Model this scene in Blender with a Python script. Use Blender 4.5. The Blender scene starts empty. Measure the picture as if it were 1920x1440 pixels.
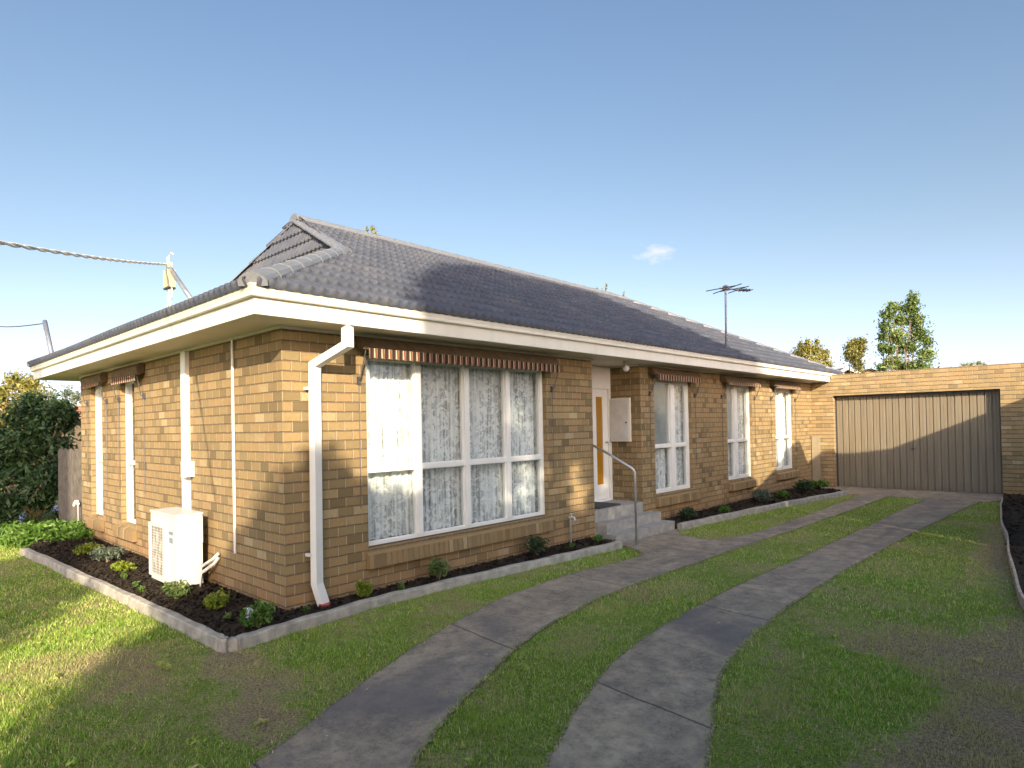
import bpy, math, random
import numpy as np
from mathutils import Vector, Matrix
sc = bpy.context.scene
COL = sc.collection
R = math.radians
random.seed(7); rng = np.random.default_rng(7)

# ------------------------------------------------------------------ camera
YAW, ROLL, PITCH, F, CY = 0.7506, 0.02, 0.012, 1181.17, 783.77
CAM = Vector((5.023, -2.5576, 1.4877))
s_, c_ = math.sin(YAW), math.cos(YAW)
fw = Vector((-s_, c_, 0)); rt = Vector((c_, s_, 0)); upv = Vector((0, 0, 1))
fw2 = fw*math.cos(PITCH) + upv*math.sin(PITCH); up2 = upv*math.cos(PITCH) - fw*math.sin(PITCH)
CR = rt*math.cos(ROLL) - up2*math.sin(ROLL); CU = rt*math.sin(ROLL) + up2*math.cos(ROLL)
cd = bpy.data.cameras.new('camera'); cam = bpy.data.objects.new('camera', cd); COL.objects.link(cam)
cam.matrix_world = Matrix(((CR.x, CU.x, -fw2.x, CAM.x), (CR.y, CU.y, -fw2.y, CAM.y), (CR.z, CU.z, -fw2.z, CAM.z), (0, 0, 0, 1)))
cd.sensor_width = 36; cd.lens = F/1920*36; cd.shift_y = (CY-720)/1920
cd.clip_start = 0.05; cd.clip_end = 2000
sc.camera = cam
# ------------------------------------------------------------------ world, sun, exposure
SUN_T = Vector((-.65, .45, -.30)).normalized()      # direction the light travels
SUN_EL = math.asin(-SUN_T.z); SUN_ROT = math.atan2(-SUN_T.x, -SUN_T.y)
w = bpy.data.worlds.new("World"); sc.world = w; w.use_nodes = True
nt = w.node_tree; nt.nodes.clear()
def wn(t, **k):
    n = nt.nodes.new(t)
    for a, b in k.items(): setattr(n, a, b)
    return n
sky = wn('ShaderNodeTexSky', sky_type='NISHITA', sun_disc=False, sun_elevation=SUN_EL, sun_rotation=SUN_ROT,
         altitude=50, air_density=1.0, dust_density=1.0, ozone_density=2.0)
bg = wn('ShaderNodeBackground'); bg.inputs[1].default_value = 0.15
wo = wn('ShaderNodeOutputWorld')
# one small pale cloud low in the sky
geo = wn('ShaderNodeTexCoord'); dv = (fw2 + CR*((1232-960)/F) - CU*((474-CY)/F)).normalized()
hv = Vector((dv.y, -dv.x, 0)).normalized(); vv = hv.cross(dv).normalized()
def dotn(v, k):
    d = wn('ShaderNodeVectorMath', operation='DOT_PRODUCT'); d.inputs[1].default_value = v
    nt.links.new(geo.outputs['Generated'], d.inputs[0])
    m = wn('ShaderNodeMath', operation='MULTIPLY'); m.inputs[1].default_value = k
    nt.links.new(d.outputs['Value'], m.inputs[0]); return m
a_, b_, f_ = dotn(hv, 1/.030), dotn(vv, 1/.014), dotn(dv, 1)
cmb = wn('ShaderNodeCombineXYZ'); nt.links.new(a_.outputs[0], cmb.inputs[0]); nt.links.new(b_.outputs[0], cmb.inputs[1])
ln = wn('ShaderNodeVectorMath', operation='LENGTH'); nt.links.new(cmb.outputs[0], ln.inputs[0])
nz = wn('ShaderNodeTexNoise'); nz.inputs['Scale'].default_value = 1.3; nz.inputs['Detail'].default_value = 5
nt.links.new(cmb.outputs[0], nz.inputs['Vector'])
ad = wn('ShaderNodeMath', operation='MULTIPLY_ADD'); ad.inputs[1].default_value = 2.6
nt.links.new(nz.outputs['Fac'], ad.inputs[0]); nt.links.new(ln.outputs['Value'], ad.inputs[2])
mr = wn('ShaderNodeMapRange'); mr.inputs['From Min'].default_value = 2.35; mr.inputs['From Max'].default_value = 1.3
mr.inputs['To Max'].default_value = .42
nt.links.new(ad.outputs[0], mr.inputs['Value'])
gt = wn('ShaderNodeMath', operation='GREATER_THAN'); gt.inputs[1].default_value = .9; nt.links.new(f_.outputs[0], gt.inputs[0])
mm = wn('ShaderNodeMath', operation='MULTIPLY'); nt.links.new(mr.outputs[0], mm.inputs[0]); nt.links.new(gt.outputs[0], mm.inputs[1])
mx = wn('ShaderNodeMix', data_type='RGBA'); mx.inputs[7].default_value = (6.0, 6.0, 6.3, 1)
nt.links.new(mm.outputs[0], mx.inputs[0]); nt.links.new(sky.outputs[0], mx.inputs[6])
# warm gain added on the sun's side of the sky to lift shade; slightly greyer towards the horizon
sp_ = wn('ShaderNodeSeparateXYZ'); nt.links.new(geo.outputs['Generated'], sp_.inputs[0])
el = wn('ShaderNodeMapRange'); el.inputs['From Min'].default_value = .0; el.inputs['From Max'].default_value = .55
nt.links.new(sp_.outputs[2], el.inputs['Value'])
tint = wn('ShaderNodeValToRGB'); cr_ = tint.color_ramp; cr_.interpolation = 'B_SPLINE'; cr_.elements.new(.12); cr_.elements.new(.3); cr_.elements.new(.38)
for e_, (p_, c_3) in zip(cr_.elements, ((0, (.82, .76, 1.0)), (.13, (.80, .73, .93)), (.28, (.765, .66, .66)), (.46, (.73, .625, .53)), (1, (.70, .69, .675)))): e_.position = p_; e_.color = c_3+(1,)
nt.links.new(el.outputs[0], tint.inputs[0])
m1 = wn('ShaderNodeMix', data_type='RGBA', blend_type='MULTIPLY'); m1.inputs[0].default_value = 1
nt.links.new(mx.outputs[2], m1.inputs[6]); nt.links.new(tint.outputs[0], m1.inputs[7])
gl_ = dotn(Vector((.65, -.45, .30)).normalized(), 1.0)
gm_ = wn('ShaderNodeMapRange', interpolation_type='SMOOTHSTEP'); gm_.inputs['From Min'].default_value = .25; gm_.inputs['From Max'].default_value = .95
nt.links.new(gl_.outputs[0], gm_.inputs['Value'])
sky_gain = wn('ShaderNodeMix', data_type='RGBA'); sky_gain.inputs[6].default_value = (1, 1, 1, 1); sky_gain.inputs[7].default_value = (3.9, 3.4, 2.95, 1)
sky_gain.clamp_result = False; nt.links.new(gm_.outputs[0], sky_gain.inputs[0])
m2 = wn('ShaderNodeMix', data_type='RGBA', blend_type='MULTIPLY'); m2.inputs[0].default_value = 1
nt.links.new(m1.outputs[2], m2.inputs[6]); nt.links.new(sky_gain.outputs[2], m2.inputs[7])
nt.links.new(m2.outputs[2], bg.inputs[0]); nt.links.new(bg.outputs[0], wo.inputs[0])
sd = bpy.data.lights.new('sun', 'SUN'); sd.energy = 4.6; sd.angle = R(0.6); sd.color = (1, .84, .60)
sun = bpy.data.objects.new('sun', sd); COL.objects.link(sun); sun.location = (12, -9, 12)
sun.rotation_euler = SUN_T.to_track_quat('-Z', 'Y').to_euler()
sc.view_settings.view_transform = 'Standard'; sc.view_settings.look = 'None'
sc.view_settings.exposure = 1.07; sc.view_settings.gamma = 1
sc.cycles.max_bounces = 8; sc.cycles.transparent_max_bounces = 16

# ------------------------------------------------------------------ helpers
def tag(o, label=None, cat=None, group=None, kind=None):
    for k, v in (('label', label), ('category', cat), ('group', group), ('kind', kind)):
        if v: o[k] = v
    return o
def empty(name, loc=(0, 0, 0), parent=None):
    o = bpy.data.objects.new(name, None); COL.objects.link(o); o.location = loc; o.empty_display_size = .1
    if parent: o.parent = parent
    return o
def link(name, me, mat, parent=None, smooth=False):
    if mat: me.materials.append(mat)
    o = bpy.data.objects.new(name, me); COL.objects.link(o)
    if parent is not None:
        o.parent = parent
        p = Vector((0, 0, 0)); q = parent
        while q is not None: p += q.location; q = q.parent
        o.location = -p                                    # all mesh data is written in world coordinates
    if smooth: me.polygons.foreach_set('use_smooth', [True]*len(me.polygons))
    return o
class MB:
    def __init__(s): s.v = []; s.f = []
    def add(s, vs, fs):
        n = len(s.v); s.v += [tuple(p) for p in vs]; s.f += [tuple(i+n for i in f) for f in fs]; return s
    def box(s, x0, x1, y0, y1, z0, z1):
        vs = [(x, y, z) for z in (z0, z1) for y in (y0, y1) for x in (x0, x1)]
        return s.add(vs, [(0, 2, 3, 1), (4, 5, 7, 6), (0, 1, 5, 4), (2, 6, 7, 3), (0, 4, 6, 2), (1, 3, 7, 5)])
    def quad(s, a, b, c, d): return s.add([a, b, c, d], [(0, 1, 2, 3)])
    def tube(s, pts, r, n=8, caps=True):
        pts = [Vector(p) for p in pts]; rs = r if isinstance(r, (list, tuple)) else [r]*len(pts)
        vs = []; ref = None
        for i, p in enumerate(pts):
            t = (pts[min(i+1, len(pts)-1)] - pts[max(i-1, 0)]).normalized()
            if ref is None: ref = t.orthogonal().normalized()
            ref = (ref - t*ref.dot(t)).normalized(); b = t.cross(ref)
            for k in range(n):
                a = 2*math.pi*k/n; vs.append(p + (ref*math.cos(a) + b*math.sin(a))*rs[i])
        fs = [(i*n+k, i*n+(k+1) % n, (i+1)*n+(k+1) % n, (i+1)*n+k) for i in range(len(pts)-1) for k in range(n)]
        if caps: fs += [tuple(range(n))[::-1], tuple((len(pts)-1)*n+k for k in range(n))]
        return s.add(vs, fs)
    def prism(s, poly, z0, z1):           # poly in xy
        n = len(poly); vs = [(x, y, z0) for x, y in poly] + [(x, y, z1) for x, y in poly]
        return s.add(vs, [tuple(range(n))[::-1], tuple(range(n, 2*n))] + [(i, (i+1) % n, n+(i+1) % n, n+i) for i in range(n)])
    def sweep(s, prof, rings):            # rings: function list giving 3-D point for each (a,b)
        n = len(prof); vs = [g(a, b) for g in rings for a, b in prof]
        return s.add(vs, [(i*n+k, i*n+k+1, (i+1)*n+k+1, (i+1)*n+k) for i in range(len(rings)-1) for k in range(n-1)])
    def build(s, name, mat, parent=None, smooth=False):
        me = bpy.data.meshes.new(name); me.from_pydata(s.v, [], s.f); me.update()
        return link(name, me, mat, parent, smooth)
def np_mesh(name, V, Fc, mat, parent=None, attr=None, smooth=False):
    me = bpy.data.meshes.new(name); V = np.asarray(V, np.float32); Fc = np.asarray(Fc, np.int32); k = Fc.shape[1]
    me.vertices.add(len(V)); me.vertices.foreach_set('co', V.ravel())
    me.loops.add(Fc.size); me.loops.foreach_set('vertex_index', Fc.ravel())
    me.polygons.add(len(Fc)); me.polygons.foreach_set('loop_start', np.arange(len(Fc), dtype=np.int32)*k)
    me.update(calc_edges=True)
    if attr is not None:
        a = me.attributes.new('rnd', 'FLOAT', 'POINT'); a.data.foreach_set('value', np.asarray(attr, np.float32))
    return link(name, me, mat, parent, smooth)

# ------------------------------------------------------------------ material tools
class NT:
    def __init__(s, name):
        s.m = bpy.data.materials.new(name); s.m.use_nodes = True; s.t = s.m.node_tree; s.t.nodes.clear()
        s.out = s.n('ShaderNodeOutputMaterial')
    def n(s, t, ins=None, **k):
        x = s.t.nodes.new(t)
        for a, b in k.items(): setattr(x, a, b)
        for a, b in (ins or {}).items(): s.set(x.inputs[a], b)
        return x
    def set(s, sock, v):
        if isinstance(v, bpy.types.NodeSocket): s.t.links.new(v, sock)
        elif hasattr(v, 'outputs'): s.t.links.new(v.outputs[0], sock)
        else:
            if isinstance(v, tuple) and len(v) == 3 and sock.type == 'RGBA': v = v+(1,)
            sock.default_value = v
    def math(s, op, a, b=0.0, c=None, clamp=False):
        x = s.n('ShaderNodeMath', operation=op, use_clamp=clamp); s.set(x.inputs[0], a); s.set(x.inputs[1], b)
        if c is not None: s.set(x.inputs[2], c)
        return x.outputs[0]
    def mix(s, f, a, b):
        x = s.n('ShaderNodeMix', data_type='RGBA'); s.set(x.inputs[0], f); s.set(x.inputs[6], a); s.set(x.inputs[7], b); return x.outputs[2]
    def noise(s, scale, detail=4, vec=None, rough=.55, dist=0):
        x = s.n('ShaderNodeTexNoise', {'Scale': scale, 'Detail': detail, 'Roughness': rough, 'Distortion': dist})
        s.set(x.inputs['Vector'], vec if vec is not None else s.pos()); return x.outputs['Fac']
    def ramp(s, f, stops, interp='LINEAR'):
        x = s.n('ShaderNodeValToRGB'); s.set(x.inputs[0], f); cr = x.color_ramp; cr.interpolation = interp
        while len(cr.elements) < len(stops): cr.elements.new(.5)
        for e, (p, c) in zip(cr.elements, stops): e.position = p; e.color = tuple(c)+(1,) if len(c) == 3 else c
        return x.outputs[0]
    def rng(s, v, a, b, c=0.0, d=1.0, smooth=False):
        x = s.n('ShaderNodeMapRange', {'Value': v, 'From Min': a, 'From Max': b, 'To Min': c, 'To Max': d})
        if smooth: x.interpolation_type = 'SMOOTHSTEP'
        return x.outputs[0]
    def pos(s):
        if not hasattr(s, '_p'): s._g = s.n('ShaderNodeNewGeometry'); s._p = s._g.outputs['Position']
        return s._p
    def xyz(s):
        if not hasattr(s, '_x'): s._x = s.n('ShaderNodeSeparateXYZ', {0: s.pos()}).outputs
        return s._x
    def bump(s, h, dist=.01, strength=1.0):
        return s.n('ShaderNodeBump', {'Height': h, 'Distance': dist, 'Strength': strength}).outputs[0]
    def bsdf(s, col, rough=.6, normal=None, metal=0.0, spec=.5, trans=None, sub=None):
        b = s.n('ShaderNodeBsdfPrincipled'); s.set(b.inputs['Base Color'], col); s.set(b.inputs['Roughness'], rough)
        s.set(b.inputs['Metallic'], metal); s.set(b.inputs['Specular IOR Level'], spec)
        if normal is not None: s.set(b.inputs['Normal'], normal)
        return b.outputs[0]
    def done(s, sh): s.t.links.new(sh, s.out.inputs[0]); return s.m
def simple(name, col, rough=.6, metal=0, spec=.5, var=.12, scale=9, bump=0.0, bs=60):
    t = NT(name); n = t.noise(scale, 5)
    dark = tuple(c*(1-var) for c in col); lite = tuple(min(1, c*(1+var)) for c in col)
    col_ = t.mix(t.rng(n, .3, .7), dark, lite)
    nm = t.bump(t.noise(bs, 3), bump) if bump else None
    return t.done(t.bsdf(col_, rough, nm, metal, spec))

BL, BH = .17, .0865
def brick_mat(name, soldier=False, tint=1.0, pale=0.0):
    t = NT(name); x, y, z = t.xyz()
    nrm = t.n('ShaderNodeSeparateXYZ', {0: t._g.outputs['True Normal']}).outputs
    isx = t.math('GREATER_THAN', t.math('ABSOLUTE', nrm[0]), .6)
    u = t.math('ADD', t.math('MULTIPLY', isx, y), t.math('MULTIPLY', t.math('SUBTRACT', 1.0, isx), x))
    wob = t.math('MULTIPLY', t.math('SUBTRACT', t.noise(3.0, 2), .5), .006)
    if soldier:
        fu = t.math('DIVIDE', u, .0655); row = 0.0; col = t.math('FLOOR', fu)
        fx = t.math('FRACT', fu); d = t.math('MULTIPLY', t.math('MINIMUM', fx, t.math('SUBTRACT', 1.0, fx)), .0655)
        row = t.math('MULTIPLY', isx, 3.0)
    else:
        v = t.math('DIVIDE', t.math('ADD', z, wob), BH); row = t.math('FLOOR', v)
        off = t.math('MULTIPLY', t.math('ABSOLUTE', t.math('MODULO', row, 2.0)), .5)
        fu = t.math('ADD', t.math('DIVIDE', u, BL), off); col = t.math('FLOOR', fu)
        fx = t.math('FRACT', fu); fy = t.math('FRACT', v)
        dx = t.math('MULTIPLY', t.math('MINIMUM', fx, t.math('SUBTRACT', 1.0, fx)), BL)
        dy = t.math('MULTIPLY', t.math('MINIMUM', fy, t.math('SUBTRACT', 1.0, fy)), BH)
        d = t.math('MINIMUM', dx, dy)
    edge = t.math('ADD', d, t.math('MULTIPLY', t.math('SUBTRACT', t.noise(70, 3), .5), .0035))
    m = t.rng(edge, .0042, .0072, smooth=True)
    wnz = t.n('ShaderNodeTexWhiteNoise', noise_dimensions='3D')
    t.set(wnz.inputs['Vector'], t.n('ShaderNodeCombineXYZ', {0: col, 1: row, 2: isx}).outputs[0])
    rv = wnz.outputs['Value']
    k = tint
    C = lambda r, g, b: (r*k*.99, g*k*1.02, b*k*.90)
    bc = t.ramp(rv, [(0, C(.19, .14, .082)), (.14, C(.29, .21, .12)), (.34, C(.38, .265, .145)), (.55, C(.415, .285, .155)),
                     (.70, C(.41, .265, .15)), (.80, C(.30, .23, .135)), (.93, C(.45, .32, .185)), (.985, C(.53, .41, .27))])
    n1 = t.noise(28, 5, rough=.7); bc = t.mix(t.rng(n1, .35, .75, 0, .40), bc, C(.21, .145, .08))
    n2 = t.noise(1.1, 4); bc = t.mix(t.rng(n2, .42, .75, 0, .22), bc, C(.30, .19, .10))
    if pale: bc = t.mix(pale, bc, (.46, .36, .22))
    low = t.math('ADD', z, t.math('MULTIPLY', t.math('SUBTRACT', t.noise(2.2, 3), .5), .5))
    bc = t.mix(t.rng(low, .35, -.05, 0, .45), bc, C(.44, .225, .115))       # rust-pink damp course bricks low down
    sv = t.n('ShaderNodeCombineXYZ', {0: t.math('MULTIPLY', u, 6.0), 1: t.math('MULTIPLY', z, .35), 2: 0.0}).outputs[0]
    bc = t.mix(t.rng(t.noise(1.0, 4, sv), .55, .8, 0, .35), bc, C(.17, .13, .085))
    mc = t.mix(t.noise(12, 4), (.15, .105, .06), (.27, .20, .125))
    if not soldier:
        vj = t.math('LESS_THAN', dx, dy); mc = t.mix(vj, (.165, .122, .078), t.mix(t.noise(12, 4), (.30, .225, .15), (.46, .36, .25)))  # bed joints darker: shadow in the raked joints put into the mortar colour
    colr = t.mix(m, mc, bc)
    h = t.math('ADD', m, t.math('MULTIPLY', n1, .35))
    return t.done(t.bsdf(colr, .88, t.bump(h, .012), spec=.25))

M = {}
M['brick'] = brick_mat('brick', tint=.80); M['sill_brick'] = brick_mat('sill_brick', True, tint=.76)
M['brick_garage'] = brick_mat('brick_garage', tint=.88, pale=.18)
M['cream'] = simple('cream_paint', (.66, .64, .56), .38, var=.05, scale=4)
M['white'] = simple('white_paint', (.76, .76, .73), .35, var=.04, scale=6)
M['soffit'] = simple('soffit_paint', (.66, .60, .47), .6, var=.06, scale=3)
M['trim'] = simple('grey_trim', (.56, .55, .52), .5, var=.08)
M['grey_metal'] = simple('galvanised', (.45, .46, .47), .35, metal=.7, var=.15, scale=30)
M['dark_metal'] = simple('dark_metal', (.10, .10, .12), .45, metal=.5)
M['concrete_step'] = simple('step_concrete', (.33, .315, .285), .85, var=.22, scale=12, bump=.004)
M['kerb'] = simple('kerb_concrete', (.34, .315, .27), .9, var=.3, scale=9, bump=.006)
M['ac'] = simple('ac_enamel', (.55, .56, .55), .4, var=.03)
M['mass'] = simple('mass_foliage', (.16, .19, .08), .9, var=.4, scale=6)
M['black'] = simple('black_plastic', (.03, .03, .03), .5)
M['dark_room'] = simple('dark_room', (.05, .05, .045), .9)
M['hood'] = simple('awning_canvas', (.11, .075, .04), .85, var=.25, scale=14)
M['cable'] = simple('cable_white', (.80, .78, .74), .5, var=.1)
M['conduit_box'] = simple('box_cream', (.47, .43, .30), .6)
M['dirty_blue'] = simple('weathered_pipe', (.20, .22, .26), .5, metal=.4)
M['bark'] = simple('bark', (.16, .12, .09), .9, var=.4, scale=20, bump=.02, bs=18)
M['timber_edge'] = simple('pale_timber_edge', (.42, .33, .26), .85, var=.35, scale=14)
M['fence'] = simple('fence_timber', (.115, .10, .085), .9, var=.35, scale=10)
M['mat'] = simple('rubber_mat', (.045, .045, .05), .9, var=.4, scale=60)
M['red_tile'] = simple('terracotta_roof', (.46, .21, .13), .8, var=.3, scale=5)
M['brown_tile'] = simple('brown_roof', (.17, .11, .08), .8, var=.3)
M['neigh'] = simple('neighbour_brick', (.30, .22, .15), .9, var=.2)

def grime_paint(name, col, rough=.4):
    t = NT(name); x, y, z = t.xyz(); sv = t.n('ShaderNodeCombineXYZ', {0: t.math('MULTIPLY', t.math('ADD', x, y), 7.0), 1: t.math('MULTIPLY', z, 1.2), 2: 0.0}).outputs[0]
    n = t.noise(1.0, 5, sv); n2 = t.noise(2.2, 5)
    c = t.mix(t.rng(n, .5, .85, 0, .35), col, tuple(q*.62 for q in col)); c = t.mix(t.rng(n2, .5, .8, 0, .18), c, (.34, .31, .25))
    return t.done(t.bsdf(c, rough, t.bump(t.noise(18, 3), .0015)))
M['cream'] = grime_paint('cream_paint', (.68, .66, .575))
def roof_mat():
    t = NT('roof_tile'); n = t.noise(5, 5); n2 = t.noise(60, 3)
    c = t.mix(t.rng(n, .3, .7), (.062, .073, .100), (.090, .099, .122)); x, y, z = t.xyz(); wz = t.n('ShaderNodeTexWhiteNoise', noise_dimensions='3D')
    t.set(wz.inputs['Vector'], t.n('ShaderNodeCombineXYZ', {0: t.math('FLOOR', t.math('DIVIDE', y, .21)), 1: t.math('FLOOR', t.math('DIVIDE', t.math('SUBTRACT', z, 2.56), .1498)), 2: t.math('FLOOR', t.math('DIVIDE', x, .6))}).outputs[0])
    c = t.mix(t.rng(wz.outputs['Value'], 0, 1, 0, .38), c, (.045, .047, .06)); c = t.mix(t.rng(n2, .5, .8, 0, .3), c, (.05, .05, .06)); c = t.mix(t.rng(t.noise(1.3, 5), .55, .75, 0, .3), c, (.16, .155, .14))
    return t.done(t.bsdf(c, .62, t.bump(n2, .002), spec=.18))
M['roof'] = roof_mat()
def cap_mat():
    t = NT('ridge_cap'); n = t.noise(9, 5)
    return t.done(t.bsdf(t.mix(n, (.12, .13, .15), (.185, .195, .21)), .45, t.bump(t.noise(50, 3), .003)))
M['cap'] = cap_mat()
def drive_mat():
    t = NT('driveway_concrete'); x, y, z = t.xyz()
    n = t.noise(1.7, 7, rough=.7, dist=.4); n2 = t.noise(38, 6, rough=.85); n3 = t.noise(.75, 4); n4 = t.noise(7, 6, rough=.75)
    c = t.ramp(n, [(.28, (.185, .146, .108)), (.42, (.315, .245, .175)), (.55, (.42, .322, .225)), (.72, (.54, .42, .29))])
    c = t.mix(t.rng(n4, .40, .62, 0, .75), c, (.135, .118, .10)); n5 = t.noise(3.4, 6, rough=.7); c = t.mix(t.rng(n5, .56, .70, 0, .8), c, (.50, .41, .29))
    c = t.mix(t.rng(n2, .44, .72, 0, .65), c, (.42, .36, .28)); c = t.mix(t.rng(n2, .46, .30, 0, .55), c, (.09, .08, .07))
    c = t.mix(t.rng(n3, .50, .66, 0, .7), c, (.145, .130, .128))
    st = t.n('ShaderNodeCombineXYZ', {0: t.math('MULTIPLY', x, 5.0), 1: t.math('MULTIPLY', y, .6), 2: 0.0}).outputs[0]
    c = t.mix(t.rng(t.noise(1.0, 5, st), .5, .72, 0, .5), c, (.13, .115, .105))       # long scuffs from tyres
    vor = t.n('ShaderNodeTexVoronoi', {'Scale': 5.5}); t.set(vor.inputs['Vector'], t.pos())
    c = t.mix(t.rng(vor.outputs['Distance'], .05, .03), c, (.50, .46, .38))
    fy = t.math('FRACT', t.math('DIVIDE', t.math('ADD', t.math('ADD', y, t.math('MULTIPLY', x, .12)), t.math('MULTIPLY', t.noise(4, 2), .03)), 1.9))
    j = t.rng(t.math('ABSOLUTE', t.math('SUBTRACT', fy, .5)), .0045, .0015)
    crk = t.n('ShaderNodeTexVoronoi', {'Scale': .55}, feature='DISTANCE_TO_EDGE'); w_ = t.n('ShaderNodeVectorMath', {0: t.pos(), 1: t.n('ShaderNodeTexNoise', {'Scale': 2.5, 'Detail': 5}).outputs['Color']}, operation='ADD')
    t.set(crk.inputs['Vector'], w_.outputs[0]); ck = t.math('MULTIPLY', t.rng(crk.outputs['Distance'], .004, .001), t.rng(t.noise(.9, 2), .5, .55))
    j = t.math('MAXIMUM', j, t.math('MULTIPLY', ck, .25))
    c = t.mix(t.math('MULTIPLY', j, .65), c, (.06, .05, .04))
    return t.done(t.bsdf(c, .85, t.bump(t.math('ADD', t.math('ADD', n2, n4), t.math('MULTIPLY', j, -2.0)), .007), spec=.3))
M['drive'] = drive_mat()
def grass_ramp(t, green, extra=None):
    return None
def patch(t):
    """0 = bare earth .. 1 = thick grass, from the lawn's own wear pattern"""
    x, y, z = t.xyz()
    n = t.math('ADD', t.math('MULTIPLY', t.noise(1.3, 5, rough=.6), .55), t.math('MULTIPLY', t.noise(11, 6, rough=.7), .45))
    # bare spot at the bed corner, bare ground along the right boundary
    def spot(cx, cy, rx, ry, amt):
        dx = t.math('DIVIDE', t.math('SUBTRACT', x, cx), rx); dy = t.math('DIVIDE', t.math('SUBTRACT', y, cy), ry)
        d = t.math('ADD', t.math('MULTIPLY', dx, dx), t.math('MULTIPLY', dy, dy))
        return t.rng(d, 1.6, .2, 0, amt, smooth=True)
    s = t.math('ADD', spot(.85, -.72, .6, .22, .11), spot(1.6, -1.0, .4, .2, .12))
    s = t.math('ADD', s, spot(4.9, 2.4, .6, 2.6, .20)); s = t.math('ADD', s, spot(4.35, 8.2, .5, 3.2, .22))
    s = t.math('ADD', s, spot(.15, -1.35, .6, .35, .07)); s = t.math('ADD', s, spot(3.9, 2.6, .5, .5, .10))
    s = t.math('ADD', s, spot(4.7, .4, .5, 1.4, .22))
    return t.math('SUBTRACT', t.math('ADD', n, .06), s)
def ground_mat():
    t = NT('lawn_soil'); p = patch(t); f = t.noise(60, 5, rough=.8)
    green = t.mix(t.rng(f, .32, .68), (.035, .07, .012), (.34, .42, .09)); straw = t.mix(t.rng(f, .32, .68), (.12, .10, .04), (.60, .50, .26)); dirt = t.mix(t.rng(f, .32, .68), (.09, .065, .038), (.50, .38, .24))
    c = t.mix(t.rng(p, .40, .52), dirt, straw); c = t.mix(t.rng(p, .46, .60), c, green)
    return t.done(t.bsdf(c, .95, t.bump(t.math('ADD', f, t.math('MULTIPLY', t.noise(14, 4), 1.5)), .02), spec=.15))
M['ground'] = ground_mat()
def blade_mat():
    t = NT('grass_blade'); at = t.n('ShaderNodeAttribute', attribute_name='rnd').outputs['Fac']; p = patch(t)
    c = t.ramp(at, [(0, (.12, .26, .03)), (.35, (.24, .43, .05)), (.65, (.38, .53, .09)), (.82, (.54, .52, .16)), (1, (.78, .68, .38))])
    n = t.noise(2.3, 4); c = t.mix(t.rng(n, .45, .75, 0, .4), c, (.30, .32, .06))
    c = t.mix(t.rng(p, .56, .42, 0, .7), c, (.50, .40, .22))
    b = t.bsdf(c, .6, spec=.25); tr = t.n('ShaderNodeBsdfTranslucent', {'Color': c}).outputs[0]
    return t.done(t.n('ShaderNodeMixShader', {0: .3, 1: b, 2: tr}).outputs[0])
M['blade'] = blade_mat()
def mulch_mat():
    t = NT('mulch'); n = t.noise(55, 6, rough=.8)
    return t.done(t.bsdf(t.ramp(n, [(.3, (.012, .009, .007)), (.55, (.05, .038, .028)), (.75, (.17, .125, .085))]), .9, t.bump(n, .02), spec=.2))
M['mulch'] = mulch_mat()
def leaf_mat(name, dark, mid, lite, tr=.3):
    t = NT(name); at = t.n('ShaderNodeAttribute', attribute_name='rnd').outputs['Fac']
    c = t.ramp(at, [(0, dark), (.5, mid), (1, lite)])
    b = t.bsdf(c, .5, spec=.35); trn = t.n('ShaderNodeBsdfTranslucent', {'Color': c}).outputs[0]
    return t.done(t.n('ShaderNodeMixShader', {0: tr, 1: b, 2: trn}).outputs[0])
M['leaf_dark'] = leaf_mat('leaf_dark', (.012, .03, .012), (.03, .065, .022), (.06, .11, .04))
M['leaf_mid'] = leaf_mat('leaf_mid', (.045, .08, .02), (.11, .17, .045), (.22, .28, .09))
M['leaf_olive'] = leaf_mat('leaf_olive', (.09, .09, .025), (.20, .20, .05), (.34, .31, .09))
M['leaf_lime'] = leaf_mat('leaf_lime', (.10, .15, .012), (.20, .26, .02), (.30, .34, .05))
M['leaf_bright'] = leaf_mat('leaf_bright', (.04, .10, .012), (.09, .19, .025), (.17, .28, .06))
M['leaf_grey'] = leaf_mat('leaf_grey', (.06, .09, .06), (.12, .16, .11), (.22, .26, .19))
M['petal_blue'] = leaf_mat('petal_blue', (.18, .22, .55), (.28, .32, .68), (.45, .48, .8))
M['petal_white'] = leaf_mat('petal_white', (.55, .6, .75), (.7, .72, .82), (.85, .85, .9))
M['leaf_brown'] = leaf_mat('leaf_brown', (.20, .09, .03), (.38, .20, .07), (.55, .36, .16))

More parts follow.
